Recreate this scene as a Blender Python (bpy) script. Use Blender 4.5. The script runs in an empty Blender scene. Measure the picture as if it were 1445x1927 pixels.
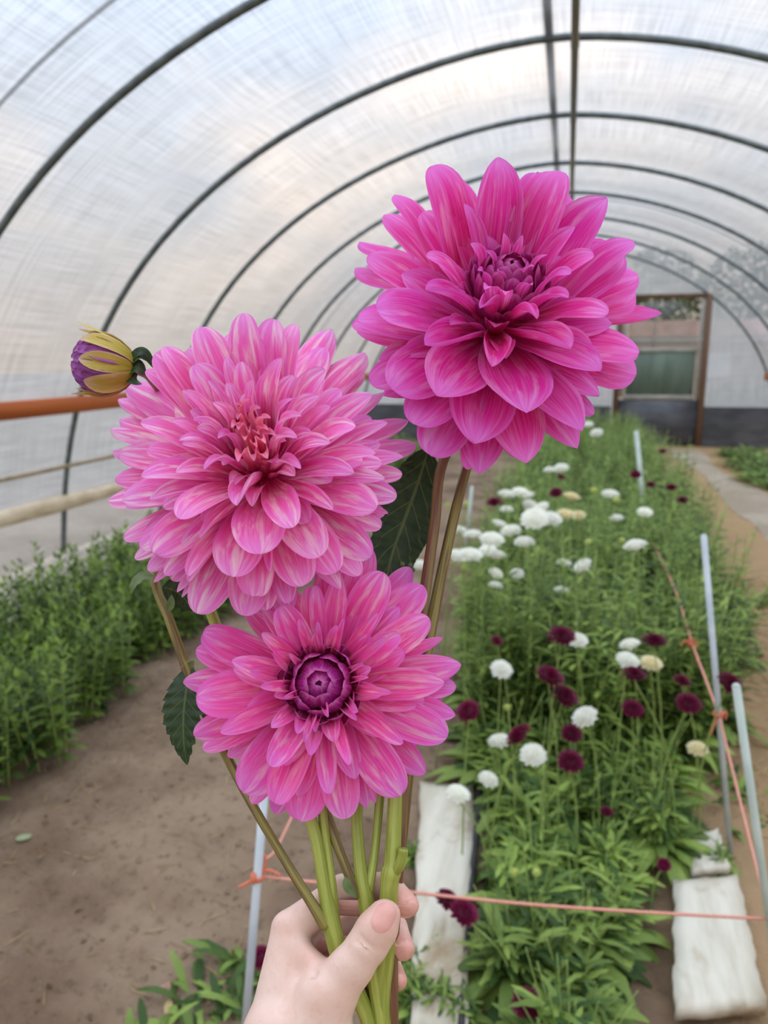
import bpy, math, random
import numpy as np
from mathutils import Vector, Matrix, noise as mnoise

# ------------------------------------------------------------------ camera
CAM = np.array([0.1703, 0.0, 1.45])
YAW, PITCH, ROLL, F = 0.2396, 0.204, -0.0048, 1396.0
cy_, sy_, cp_, sp_ = math.cos(YAW), math.sin(YAW), math.cos(PITCH), math.sin(PITCH)
FW = np.array([-sy_*cp_, cy_*cp_, -sp_])
_r = np.array([cy_, sy_, 0.0]); _u = np.cross(_r, FW)
RT = _r*math.cos(ROLL) + _u*math.sin(ROLL)
UP = -_r*math.sin(ROLL) + _u*math.cos(ROLL)

scene = bpy.context.scene
COL = scene.collection
cam_data = bpy.data.cameras.new('camera')
cam = bpy.data.objects.new('camera', cam_data); COL.objects.link(cam)
cam.matrix_world = Matrix(((RT[0], UP[0], -FW[0], CAM[0]), (RT[1], UP[1], -FW[1], CAM[1]), (RT[2], UP[2], -FW[2], CAM[2]), (0, 0, 0, 1)))
cam_data.sensor_fit = 'HORIZONTAL'; cam_data.sensor_width = 36.0
cam_data.lens = F/1445*36.0
cam_data.clip_start = 0.02; cam_data.clip_end = 500
cam_data.dof.use_dof = True
cam_data.dof.focus_distance = 0.44
cam_data.dof.aperture_fstop = (F/1445*36.0)/3.0*(1445/36.0)*0.0251   # a phone lens: about 3 mm of aperture
scene.camera = cam

# ------------------------------------------------------------------ sky, exposure
SKY_STRENGTH = 1.0
world = bpy.data.worlds.new('sky'); scene.world = world; world.use_nodes = True
wn, wl = world.node_tree.nodes, world.node_tree.links
wn.clear()
w_out = wn.new('ShaderNodeOutputWorld'); w_bg = wn.new('ShaderNodeBackground')
w_tc = wn.new('ShaderNodeTexCoord'); w_sep = wn.new('ShaderNodeSeparateXYZ')
w_ramp = wn.new('ShaderNodeValToRGB')
wl.new(w_tc.outputs['Generated'], w_sep.inputs[0])
w_map = wn.new('ShaderNodeMapping'); w_map.inputs['Scale'].default_value = (1.3, 1.3, 2.6)
w_noise = wn.new('ShaderNodeTexNoise'); w_noise.inputs['Scale'].default_value = 1.7; w_noise.inputs['Detail'].default_value = 3
wl.new(w_tc.outputs['Generated'], w_map.inputs[0]); wl.new(w_map.outputs[0], w_noise.inputs['Vector'])
w_r2 = wn.new('ShaderNodeValToRGB'); w_r2.color_ramp.elements[0].position = 0.47; w_r2.color_ramp.elements[1].position = 0.68
wl.new(w_noise.outputs['Fac'], w_r2.inputs[0])
e = w_ramp.color_ramp.elements
e[0].position = 0.0; e[0].color = (1.05, 0.84, 0.66, 1)
e[1].position = 1.0; e[1].color = (0.60, 0.665, 0.76, 1)
x = e.new(0.18); x.color = (0.80, 0.76, 0.73, 1)
x = e.new(0.38); x.color = (0.58, 0.65, 0.755, 1)
wl.new(w_sep.outputs['Z'], w_ramp.inputs[0])
w_mix = wn.new('ShaderNodeMix'); w_mix.data_type = 'RGBA'
w_mix.inputs[7].default_value = (1.55, 1.20, 0.90, 1)          # sunset-lit cloud
w_mul = wn.new('ShaderNodeMath'); w_mul.operation = 'MULTIPLY'; w_low = wn.new('ShaderNodeMapRange'); w_low.inputs[1].default_value = 0.15; w_low.inputs[2].default_value = 0.75; w_low.inputs[3].default_value = 1.0; w_low.inputs[4].default_value = 0.15
wl.new(w_sep.outputs['Z'], w_low.inputs[0]); wl.new(w_low.outputs[0], w_mul.inputs[1])      # the low sun only reaches the lower clouds
wl.new(w_r2.outputs[0], w_mul.inputs[0]); wl.new(w_mul.outputs[0], w_mix.inputs[0])
wl.new(w_ramp.outputs[0], w_mix.inputs[6]); wl.new(w_mix.outputs[2], w_bg.inputs[0])
w_zenith_boost = wn.new('ShaderNodeMapRange')                       # overcast sky, its unseen zenith brightened to light the interior, dim towards the horizon
w_zenith_boost.inputs[1].default_value = 0.0; w_zenith_boost.inputs[2].default_value = 1.0; w_zenith_boost.inputs[3].default_value = 0.40*SKY_STRENGTH; w_zenith_boost.inputs[4].default_value = 2.9*SKY_STRENGTH
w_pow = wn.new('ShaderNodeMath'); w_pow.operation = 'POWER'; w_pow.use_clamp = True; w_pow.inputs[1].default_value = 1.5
wl.new(w_sep.outputs['Z'], w_pow.inputs[0]); wl.new(w_pow.outputs[0], w_zenith_boost.inputs[0]); wl.new(w_zenith_boost.outputs[0], w_bg.inputs[1])
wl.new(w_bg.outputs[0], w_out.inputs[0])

scene.view_settings.view_transform = 'Standard'
scene.view_settings.look = 'None'
scene.view_settings.gamma = 1.0
scene.view_settings.use_curve_mapping = False
scene.view_settings.exposure = 0.72
scene.cycles.use_denoising = True
scene.cycles.max_bounces = 10
scene.cycles.transparent_max_bounces = 16

# ------------------------------------------------------------------ helpers
rng = np.random.default_rng(7)
random.seed(7)
def nrm(v):
    v = np.asarray(v, float); return v/(np.linalg.norm(v)+1e-12)
def ray(u, v):
    return FW + RT*((u-722.5)/F) - UP*((v-963.5)/F)
def pt(u, v, depth):                       # the point seen at a pixel, at a real distance in front of the lens
    return CAM + ray(u, v)*depth
def on_z(u, v, z=0.0):
    d = ray(u, v); return CAM + d*((z-CAM[2])/d[2])
def on_x(u, v, X):
    d = ray(u, v); return CAM + d*((X-CAM[0])/d[0])
def on_y(u, v, Y):
    d = ray(u, v); return CAM + d*(Y/d[1])
def srgb(r, g, b):
    f = lambda c: (c/255)/12.92 if c/255 <= 0.04045 else ((c/255+0.055)/1.055)**2.4
    return (f(r), f(g), f(b), 1)

def link(o, parent=None):
    COL.objects.link(o)
    if parent is not None: o.parent = parent
    return o
def mesh_from(name, V, Fc, mat=None, uv=None, smooth=True, mats=None, midx=None):
    me = bpy.data.meshes.new(name)
    me.from_pydata([tuple(map(float, p)) for p in V], [], [tuple(int(i) for i in f) for f in Fc])
    if uv is not None:
        lay = me.uv_layers.new(name='UVMap')
        li = np.zeros(len(me.loops), dtype=np.int32); me.loops.foreach_get('vertex_index', li)
        lay.data.foreach_set('uv', np.asarray(uv, np.float32)[li].ravel())
    for m in (mats or ([mat] if mat else [])): me.materials.append(m)
    if midx is not None: me.polygons.foreach_set('material_index', np.asarray(midx, np.int32))
    me.polygons.foreach_set('use_smooth', np.full(len(me.polygons), smooth))
    me.update()
    return me
def obj(name, me, parent=None, loc=None):
    o = link(bpy.data.objects.new(name, me), parent)
    if loc is not None: o.location = loc
    return o
def tag(o, label=None, cat=None, group=None, kind=None):
    if label: o['label'] = label
    if cat: o['category'] = cat
    if group: o['group'] = group
    if kind: o['kind'] = kind
    return o
def empty(name, loc=(0, 0, 0)):
    o = bpy.data.objects.new(name, None); o.empty_display_size = 0.05
    link(o); o.location = tuple(loc); return o
def copy_tree(o, parent=None, loc=None, rot=None, scale=None):
    c = o.copy(); COL.objects.link(c)
    if parent is not None: c.parent = parent
    if loc is not None: c.location = loc
    if rot is not None: c.rotation_euler = rot
    if scale is not None: c.scale = scale
    for ch in o.children: copy_tree(ch, c)
    return c

class MB:                                   # collects shapes for one mesh
    def __init__(s): s.V, s.F, s.UV = [], [], []
    def add(s, V, Fc, uv=None):
        k = len(s.V); s.V += [tuple(p) for p in V]; s.F += [tuple(i+k for i in f) for f in Fc]
        s.UV += [tuple(q) for q in (uv if uv is not None else [(0, 0)]*len(V))]
    def box(s, c, size, rz=0.0, bev=0.0):
        c = np.array(c, float); h = np.array(size)/2
        b = min(bev, min(h)*0.9)
        if b <= 0:
            P = np.array([[x, y, z] for x in (-1, 1) for y in (-1, 1) for z in (-1, 1)])*h
            Fc = [(0, 1, 3, 2), (4, 6, 7, 5), (0, 4, 5, 1), (2, 3, 7, 6), (0, 2, 6, 4), (1, 5, 7, 3)]
        else:
            P = []
            for z, ins in ((-h[2], b), (-h[2]+b, 0), (h[2]-b, 0), (h[2], b)):
                for sx, sy in ((-1, -1), (1, -1), (1, 1), (-1, 1)):
                    P.append((sx*(h[0]-ins), sy*(h[1]-ins), z))
            P = np.array(P)
            Fc = [(3, 2, 1, 0), (12, 13, 14, 15)]
            for l in range(3):
                for i in range(4):
                    j = (i+1) % 4; Fc.append((l*4+i, l*4+j, l*4+4+j, l*4+4+i))
        ca, sa = math.cos(rz), math.sin(rz)
        R = np.array([[ca, -sa, 0], [sa, ca, 0], [0, 0, 1]])
        s.add(P@R.T + c, Fc)
    def tube(s, pts, rad, n=8, sub=4, cap=True, spline=True):
        P, R = (crom(pts, rad, sub) if spline and len(pts) > 2 else (np.array(pts, float), np.array(rad if np.ndim(rad) else [rad]*len(pts), float)))
        V, Fc, UV = tube_geo(P, R, n, cap); s.add(V, Fc, UV)
    def build(s, name, mat, parent=None, smooth=True, mats=None, midx=None, loc=None):
        return obj(name, mesh_from(name, s.V, s.F, mat, s.UV, smooth, mats, midx), parent, loc)

def crom(pts, rad, sub=4):
    P = np.array(pts, float); R = np.array(rad if np.ndim(rad) else [rad]*len(P), float)
    Q = np.hstack([P, R[:, None]]); Q = np.vstack([2*Q[0]-Q[1], Q, 2*Q[-1]-Q[-2]])
    out = []
    for i in range(1, len(Q)-2):
        for k in range(sub):
            t = k/sub
            out.append(0.5*((2*Q[i]) + (-Q[i-1]+Q[i+1])*t + (2*Q[i-1]-5*Q[i]+4*Q[i+1]-Q[i+2])*t*t + (-Q[i-1]+3*Q[i]-3*Q[i+1]+Q[i+2])*t**3))
    out.append(Q[-2]); out = np.array(out)
    return out[:, :3], out[:, 3]
def tube_geo(P, R, n=8, cap=True):
    m = len(P); T = np.gradient(P, axis=0); T /= np.linalg.norm(T, axis=1)[:, None]+1e-12
    a = np.array([0, 0, 1.0]) if abs(T[0][2]) < 0.9 else np.array([1.0, 0, 0])
    N = nrm(np.cross(T[0], a)); V, UV = [], []
    L = 0
    for i in range(m):
        N = nrm(N - T[i]*np.dot(N, T[i])); B = np.cross(T[i], N)
        if i: L += np.linalg.norm(P[i]-P[i-1])
        for k in range(n):
            th = 2*math.pi*k/n
            V.append(P[i] + R[i]*(math.cos(th)*N + math.sin(th)*B)); UV.append((k/n, L))
    Fc = [(i*n+k, i*n+(k+1) % n, (i+1)*n+(k+1) % n, (i+1)*n+k) for i in range(m-1) for k in range(n)]
    if cap: Fc += [tuple(range(n-1, -1, -1)), tuple((m-1)*n+k for k in range(n))]
    return V, Fc, UV

# ---- materials
class NT:
    def __init__(s, name):
        s.m = bpy.data.materials.new(name); s.m.use_nodes = True
        s.t = s.m.node_tree; s.t.nodes.clear()
        s.out = s.n('ShaderNodeOutputMaterial')
    def n(s, typ, **kw):
        nd = s.t.nodes.new(typ)
        for k, v in kw.items():
            if k.startswith('_'): setattr(nd, k[1:], v)
        return nd
    def l(s, a, b): s.t.links.new(a, b)
    def val(s, inp, v):
        if hasattr(v, 'links'): s.l(v, inp)
        else: inp.default_value = v
    def math(s, op, a, b=0.0, clamp=False):
        nd = s.n('ShaderNodeMath'); nd.operation = op; nd.use_clamp = clamp
        s.val(nd.inputs[0], a); s.val(nd.inputs[1], b); return nd.outputs[0]
    def mix(s, fac, a, b, blend='MIX'):
        nd = s.n('ShaderNodeMix'); nd.data_type = 'RGBA'; nd.blend_type = blend
        s.val(nd.inputs[0], fac); s.val(nd.inputs[6], a); s.val(nd.inputs[7], b); return nd.outputs[2]
    def step(s, x, lo, hi, a=0.0, b=1.0):
        nd = s.n('ShaderNodeMapRange'); nd.interpolation_type = 'SMOOTHSTEP'
        s.val(nd.inputs[0], x); nd.inputs[1].default_value = lo; nd.inputs[2].default_value = hi
        nd.inputs[3].default_value = a; nd.inputs[4].default_value = b; return nd.outputs[0]
    def noise(s, vec=None, scale=5.0, detail=3.0, rough=0.5, dist=0.0):
        nd = s.n('ShaderNodeTexNoise')
        if vec is not None: s.l(vec, nd.inputs['Vector'])
        nd.inputs['Scale'].default_value = scale; nd.inputs['Detail'].default_value = detail
        nd.inputs['Roughness'].default_value = rough; nd.inputs['Distortion'].default_value = dist
        return nd.outputs[0]
    def coord(s, which='Object'): return s.n('ShaderNodeTexCoord').outputs[which]
    def mapping(s, vec, scale=(1, 1, 1), loc=None):
        nd = s.n('ShaderNodeMapping'); s.l(vec, nd.inputs[0]); nd.inputs['Scale'].default_value = scale
        if loc is not None: s.val(nd.inputs['Location'], loc)
        return nd.outputs[0]
    def sep(s, vec):
        nd = s.n('ShaderNodeSeparateXYZ'); s.l(vec, nd.inputs[0]); return nd.outputs
    def comb(s, x, y, z):
        nd = s.n('ShaderNodeCombineXYZ')
        for i, v in enumerate((x, y, z)): s.val(nd.inputs[i], v)
        return nd.outputs[0]
    def bump(s, h, strength=0.3, dist=0.001):
        nd = s.n('ShaderNodeBump'); s.l(h, nd.inputs['Height']); nd.inputs['Strength'].default_value = strength
        nd.inputs['Distance'].default_value = dist; return nd.outputs[0]
    def rnd(s): return s.n('ShaderNodeObjectInfo').outputs['Random']
    def pbr(s, col, rough=0.6, bump=None, spec=0.5, metal=0.0, sss=0.0, sssr=(1, .3, .2), sssscale=0.003, alpha=None):
        nd = s.n('ShaderNodeBsdfPrincipled')
        s.val(nd.inputs['Base Color'], col); s.val(nd.inputs['Roughness'], rough)
        nd.inputs['Specular IOR Level'].default_value = spec; nd.inputs['Metallic'].default_value = metal
        if bump is not None: s.l(bump, nd.inputs['Normal'])
        if sss: nd.inputs['Subsurface Weight'].default_value = sss; nd.inputs['Subsurface Radius'].default_value = sssr; nd.inputs['Subsurface Scale'].default_value = sssscale
        return nd.outputs[0]
    def transl(s, col, sh, fac):
        t = s.n('ShaderNodeBsdfTranslucent'); s.val(t.inputs[0], col)
        mx = s.n('ShaderNodeMixShader'); s.val(mx.inputs[0], fac); s.l(sh, mx.inputs[1]); s.l(t.outputs[0], mx.inputs[2]); return mx.outputs[0]
    def done(s, sh): s.l(sh, s.out.inputs[0]); return s.m

def mat_simple(name, c1, c2=None, scale=20.0, rough=0.6, spec=0.4, metal=0.0, bump=0.0, bdist=0.002, stretch=(1, 1, 1), trans=0.0, vary=0.0):
    k = NT(name); c2 = c2 or tuple(v*0.8 for v in c1[:3])+(1,)
    vec = k.mapping(k.coord('Object'), stretch)
    nz = k.noise(vec, scale, 4)
    col = k.mix(k.step(nz, 0.35, 0.65), c1, c2)
    if vary:
        hs = k.n('ShaderNodeHueSaturation'); k.l(col, hs.inputs['Color'])
        k.l(k.step(k.rnd(), 0, 1, 1-vary, 1+vary), hs.inputs['Value']); col = hs.outputs[0]
    b = k.bump(nz, bump, bdist) if bump else None
    sh = k.pbr(col, rough, b, spec, metal)
    if trans: sh = k.transl(col, sh, trans)
    return k.done(sh)

def petal_mat(name, deep, main, tip, pale, pale_amt, thr=(0.48, 0.72), trans=0.35):
    k = NT(name)
    uv = k.sep(k.coord('UV')); s_, t_ = uv[0], uv[1]
    r = k.rnd(); off = k.math('MULTIPLY', r, 40.0)
    strk = k.noise(k.comb(k.math('MULTIPLY', s_, 6.0), k.math('MULTIPLY', t_, 2.3), off), 1.0, 3, 0.6, 0.5)
    fine = k.noise(k.comb(k.math('MULTIPLY', s_, 46.0), k.math('MULTIPLY', t_, 2.2), off), 1.0, 2, 0.5, 0.1)
    blot = k.noise(k.comb(k.math('MULTIPLY', s_, 2.2), k.math('MULTIPLY', t_, 3.0), off), 1.0, 2)
    tt = k.math('ADD', t_, k.math('MULTIPLY', k.math('SUBTRACT', strk, 0.5), 0.30))
    col = k.mix(k.step(tt, 0.18, 0.62), deep, main)
    edge = k.math('ABSOLUTE', k.math('SUBTRACT', k.math('MULTIPLY', s_, 2.0), 1.0))
    em = k.math('MAXIMUM', k.step(edge, 0.72, 1.0, 0, 0.65), k.step(tt, 0.72, 1.0, 0, 0.9))
    col = k.mix(em, col, tip)
    pm = k.math('MULTIPLY', k.step(strk, thr[0], thr[1]), k.math('MULTIPLY', k.step(t_, 0.10, 0.40), pale_amt))
    pm = k.math('MULTIPLY', pm, k.step(blot, 0.3, 0.6, 0.35, 1.0))
    col = k.mix(pm, col, pale)
    col = k.mix(k.step(fine, 0.40, 0.75, 0, 0.22), col, pale)
    hs = k.n('ShaderNodeHueSaturation'); k.l(col, hs.inputs['Color'])
    k.l(k.step(r, 0, 1, 0.94, 1.06), hs.inputs['Value']); k.l(k.step(r, 0, 1, 0.492, 0.506), hs.inputs['Hue']); col = hs.outputs[0]
    h = k.math('ADD', k.math('MULTIPLY', fine, 0.6), strk)
    b = k.bump(h, 0.5, 0.0006)
    sh = k.pbr(col, 0.52, b, 0.28)
    return k.done(k.transl(col, sh, trans))

M = {}
M['f1'] = petal_mat('petal_magenta', srgb(214, 0, 118), srgb(236, 46, 168), srgb(238, 116, 220), srgb(252, 200, 230), 0.40)
M['f2'] = petal_mat('petal_mottled_pink', srgb(236, 22, 136), srgb(248, 100, 190), srgb(242, 134, 226), srgb(255, 228, 230), 0.92, (0.42, 0.72))
M['f3'] = petal_mat('petal_rose', srgb(228, 12, 128), srgb(246, 78, 178), srgb(238, 116, 222), srgb(255, 218, 220), 0.62, (0.44, 0.72))
M['b1'] = petal_mat('floret_purple', srgb(176, 0, 92), srgb(172, 6, 116), srgb(226, 110, 192), srgb(225, 140, 190), 0.2)
M['b2'] = petal_mat('floret_peach', srgb(222, 30, 112), srgb(244, 112, 160), srgb(240, 140, 190), srgb(255, 216, 200), 0.5, (0.45, 0.7))
M['b3'] = petal_mat('floret_violet', srgb(186, 0, 92), srgb(172, 6, 128), srgb(230, 120, 200), srgb(228, 150, 190), 0.25)
M['bud_green'] = petal_mat('bud_petal_green', srgb(184, 170, 16), srgb(214, 194, 72), srgb(232, 206, 168), srgb(240, 214, 190), 0.5)
M['bud_lilac'] = petal_mat('bud_petal_lilac', srgb(190, 110, 180), srgb(178, 96, 190), srgb(150, 50, 130), srgb(222, 170, 220), 0.5)

def stem_mat(name, c1, c2, rib=True):
    k = NT(name); uv = k.sep(k.coord('UV'))
    nz = k.noise(k.comb(k.math('MULTIPLY', uv[0], 7.0), k.math('MULTIPLY', uv[1], 16.0), 0.0), 1.0, 3, 0.5, 0.3)
    spk = k.noise(k.coord('Object'), 900.0, 2)
    col = k.mix(k.step(nz, 0.42, 0.62), c1, c2)
    col = k.mix(k.step(spk, 0.55, 0.8, 0, 0.25), col, c1)
    rb = k.math('SINE', k.math('MULTIPLY', uv[0], 75.4))
    return k.done(k.pbr(col, 0.42, k.bump(k.math('ADD', rb, nz), 0.25, 0.0004), 0.4, sss=0.15, sssr=(.5, 1, .2), sssscale=0.002))
M['stem'] = stem_mat('stem_green', srgb(140, 148, 60), srgb(166, 174, 84))
M['stem_olive'] = stem_mat('stem_olive_brown', srgb(138, 128, 62), srgb(104, 78, 50))
M['stem_brown'] = stem_mat('stem_brown_purple', srgb(112, 72, 52), srgb(128, 108, 60))

def leaf_mat(name, c1, c2, vein, nv=7.0, rough=0.45, trans=0.25):
    k = NT(name); uv = k.sep(k.coord('UV'))
    a = k.math('ABSOLUTE', k.math('SUBTRACT', k.math('MULTIPLY', uv[0], 2.0), 1.0))
    mid = k.step(a, 0.02, 0.08, 1, 0)
    ph = k.math('SUBTRACT', k.math('MULTIPLY', uv[1], nv), k.math('MULTIPLY', a, 1.6))
    fr = k.math('ABSOLUTE', k.math('SUBTRACT', k.math('FRACT', ph), 0.5))
    side = k.math('MULTIPLY', k.step(fr, 0.02, 0.07, 1, 0), k.step(a, 0.85, 1.0, 1, 0.2))
    vz = k.math('MAXIMUM', mid, k.math('MULTIPLY', side, 0.8))
    nz = k.noise(k.coord('Object'), 120.0, 4)
    col = k.mix(k.step(nz, 0.3, 0.7), c1, c2); col = k.mix(k.math('MULTIPLY', vz, 0.55), col, vein)
    sh = k.pbr(col, rough, k.bump(k.math('ADD', k.math('MULTIPLY', vz, -0.6), nz), 0.5, 0.001), 0.4)
    return k.done(k.transl(col, sh, trans))
M['leaf'] = leaf_mat('dahlia_leaf', srgb(34, 56, 30), srgb(52, 74, 40), srgb(110, 124, 70), 8.0)
M['leaf_pale'] = leaf_mat('dahlia_leaf_pale', srgb(96, 120, 70), srgb(110, 132, 84), srgb(140, 150, 96), 5.0)

def foliage_mat(name, c1, c2, trans=0.3):
    k = NT(name)
    g = k.n('ShaderNodeNewGeometry').outputs['Random Per Island']
    nz = k.noise(k.coord('Object'), 9.0, 3)
    f = k.math('ADD', k.math('MULTIPLY', g, 0.7), k.math('MULTIPLY', nz, 0.4))
    col = k.mix(k.step(f, 0.2, 0.9), c1, c2)
    hs = k.n('ShaderNodeHueSaturation'); k.l(col, hs.inputs['Color']); k.l(k.step(k.rnd(), 0, 1, 0.85, 1.15), hs.inputs['Value'])
    col = hs.outputs[0]
    return k.done(k.transl(col, k.pbr(col, 0.55, None, 0.35), trans))
M['shrub'] = foliage_mat('bed_leaf', srgb(46, 72, 26), srgb(124, 148, 56))
M['scab'] = foliage_mat('scabiosa_leaf', srgb(58, 86, 34), srgb(152, 176, 84))
M['green_stem'] = mat_simple('thin_green_stem', srgb(132, 158, 80), srgb(160, 182, 104), 8, 0.6, trans=0.15)
M['white'] = mat_simple('white_petal', srgb(240, 240, 226), srgb(250, 250, 244), 60, 0.6, trans=0.3, vary=0.04)
M['cream'] = mat_simple('cream_petal', srgb(238, 226, 184), srgb(244, 238, 206), 60, 0.6, trans=0.3)
M['burg'] = mat_simple('burgundy_petal', srgb(120, 12, 58), srgb(88, 6, 44), 60, 0.6, trans=0.15, vary=0.15)
M['budg'] = mat_simple('green_bud', srgb(180, 188, 92), srgb(150, 168, 80), 60, 0.6)
M['wood_orange'] = mat_simple('orange_stained_wood', srgb(190, 98, 40), srgb(164, 78, 30), 6, 0.55, stretch=(1, .08, 1), bump=0.2)
M['wood_brown'] = mat_simple('brown_wood', srgb(112, 84, 62), srgb(90, 66, 48), 8, 0.65, stretch=(1, 1, .1), bump=0.2)
M['wood_ridge'] = mat_simple('ridge_tan', srgb(132, 122, 96), srgb(102, 96, 82), 6, 0.5, stretch=(1, .1, 1))
M['frame_pale'] = mat_simple('pale_painted_frame', srgb(170, 166, 158), srgb(150, 146, 138), 8, 0.6)
M['steel'] = mat_simple('galvanised_steel', srgb(120, 128, 128), srgb(98, 106, 108), 14, 0.42, metal=0.6, bump=0.05)
M['steel_tan'] = mat_simple('tan_pipe', srgb(168, 146, 112), srgb(140, 124, 98), 14, 0.5)
M['pvc'] = mat_simple('grey_white_conduit', srgb(196, 204, 208), srgb(176, 186, 194), 10, 0.4, spec=0.5)
M['pvc_green'] = mat_simple('greenish_conduit', srgb(190, 202, 192), srgb(172, 186, 176), 10, 0.35, spec=0.5)
M['twine'] = mat_simple('salmon_twine', srgb(226, 162, 144), srgb(206, 138, 120), 400, 0.85, bump=0.5)
M['twine_orange'] = mat_simple('orange_twine', srgb(228, 134, 104), srgb(210, 112, 84), 400, 0.85, bump=0.5)
M['drip'] = mat_simple('black_drip_tube', srgb(40, 40, 42), srgb(54, 52, 52), 20, 0.5)
M['straw'] = foliage_mat('straw', srgb(158, 128, 82), srgb(206, 180, 128), 0.1)
M['dry_leaf'] = mat_simple('dry_leaf', srgb(190, 150, 132), srgb(160, 120, 104), 90, 0.8, trans=0.2)
M['pale_leaf'] = mat_simple('fallen_pale_leaf', srgb(170, 178, 140), srgb(150, 160, 120), 90, 0.7, trans=0.2)
M['skirt'] = mat_simple('dark_plastic_skirt', srgb(84, 86, 92), srgb(66, 68, 74), 3, 0.35, spec=0.5, stretch=(1, 1, 3))
M['trunk'] = mat_simple('bark', srgb(90, 76, 62), srgb(70, 58, 48), 10, 0.9, bump=0.4)
M['tree'] = foliage_mat('tree_leaf', srgb(48, 62, 36), srgb(96, 108, 66))
M['house_wall'] = mat_simple('house_wall', srgb(176, 158, 146), srgb(164, 146, 134), 2, 0.8)
M['house_roof'] = mat_simple('house_roof', srgb(136, 104, 92), srgb(120, 92, 80), 4, 0.8)
M['house_white'] = mat_simple('white_trim', srgb(220, 222, 226), srgb(208, 210, 216), 4, 0.7)

# weathered board
k = NT('weathered_whitewashed_board')
v = k.coord('Object'); n1 = k.noise(k.mapping(v, (14, 2.0, 14)), 1.0, 4, 0.6); n2 = k.noise(k.mapping(v, (5, 3, 5)), 1.0, 4, 0.6, 0.6)
c = k.mix(k.step(n1, 0.35, 0.7), srgb(214, 208, 192), srgb(186, 178, 158)); c = k.mix(k.step(n2, 0.48, 0.68, 0, 0.85), c, srgb(150, 126, 94))
M['board'] = k.done(k.pbr(c, 0.8, k.bump(n1, 0.4, 0.004), 0.2))

# soil
def soil(name, ca, cb, cc, dry):
    k = NT(name); v = k.coord('Object'); P = k.sep(v)
    n1 = k.noise(v, 1.8, 5, 0.6); n2 = k.noise(v, 28.0, 5, 0.65); n3 = k.noise(v, 140.0, 3, 0.6)
    c = k.mix(k.step(n1, 0.35, 0.65), ca, cb); c = k.mix(k.step(n2, 0.5, 0.75, 0, 0.6), c, cc)
    c = k.mix(k.step(n3, 0.55, 0.72, 0, 0.35), c, cb)
    if dry is not None:
        c = k.mix(k.math('MULTIPLY', k.step(k.math('ADD', P[0], n1), 0.75, 1.5), 0.85), c, dry)
    if dry is not None: c = k.mix(k.step(k.math('ADD', P[0], k.math('MULTIPLY', n1, .3)), -2.55, -2.25, .9, 0), c, srgb(176, 168, 156))
    h = k.math('ADD', k.math('MULTIPLY', n2, 1.0), k.math('MULTIPLY', n3, 0.4))
    return k.done(k.pbr(c, 0.92, k.bump(h, 0.8, 0.02), 0.15))
M['soil'] = soil('brown_soil', srgb(112, 90, 72), srgb(150, 128, 106), srgb(76, 60, 48), srgb(176, 144, 106))
M['outside'] = soil('pale_gravel', srgb(132, 124, 114), srgb(146, 138, 128), srgb(108, 100, 90), None)
M['path'] = soil('trodden_path', srgb(160, 144, 124), srgb(178, 164, 146), srgb(130, 114, 96), None)

# woven greenhouse film: part clear, part milky
def film(name, clear, milk, tint):
    k = NT(name); uv = k.coord('UV')
    a = k.noise(k.mapping(uv, (1.6, 62, 1)), 1.0, 1.5, 0.6); b = k.noise(k.mapping(uv, (80, 1.6, 1)), 1.0, 1.5, 0.6)
    c = k.noise(k.mapping(uv, (5, 5, 1)), 1.0, 4, 0.6)
    g = k.math('ADD', k.math('MULTIPLY', k.math('ADD', a, b), 0.46), k.math('MULTIPLY', c, 0.08))
    lo = tuple(x*0.82 for x in tint[:3])+(1,)
    col = k.mix(k.step(g, 0.36, 0.62), lo, tuple(min(1, x*1.12) for x in tint[:3])+(1,))
    tr = k.n('ShaderNodeBsdfTransparent'); k.l(col, tr.inputs[0])
    tl = k.n('ShaderNodeBsdfTranslucent'); k.l(col, tl.inputs[0])
    df = k.n('ShaderNodeBsdfDiffuse'); df.inputs[0].default_value = (0.8, 0.82, 0.84, 1)
    m1 = k.n('ShaderNodeMixShader'); m1.inputs[0].default_value = milk; k.l(tr.outputs[0], m1.inputs[1]); k.l(tl.outputs[0], m1.inputs[2])
    m2 = k.n('ShaderNodeMixShader'); m2.inputs[0].default_value = 0.12; k.l(m1.outputs[0], m2.inputs[1]); k.l(df.outputs[0], m2.inputs[2])
    gl = k.n('ShaderNodeBsdfGlossy'); gl.inputs['Roughness'].default_value = 0.28
    fr = k.n('ShaderNodeFresnel'); fr.inputs[0].default_value = 1.4
    m3 = k.n('ShaderNodeMixShader'); k.l(k.math('MULTIPLY', fr.outputs[0], 0.8), m3.inputs[0]); k.l(m2.outputs[0], m3.inputs[1]); k.l(gl.outputs[0], m3.inputs[2])
    return k.done(m3.outputs[0])
M['film'] = film('woven_film', 0.4, 0.22, (0.80, 0.83, 0.87, 1))
M['film_end'] = film('end_film', 0.4, 0.72, (0.56, 0.58, 0.59, 1))
k = NT('screen_glass'); tr = k.n('ShaderNodeBsdfTransparent'); tr.inputs[0].default_value = (0.80, 0.82, 0.80, 1)
g = k.n('ShaderNodeBsdfGlossy'); g.inputs['Roughness'].default_value = 0.05; mx = k.n('ShaderNodeMixShader'); mx.inputs[0].default_value = 0.08
k.l(tr.outputs[0], mx.inputs[1]); k.l(g.outputs[0], mx.inputs[2]); M['glass'] = k.done(mx.outputs[0])
k = NT('green_screen_panel'); tr = k.n('ShaderNodeBsdfTransparent'); tr.inputs[0].default_value = (0.5, 0.6, 0.52, 1)
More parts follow.
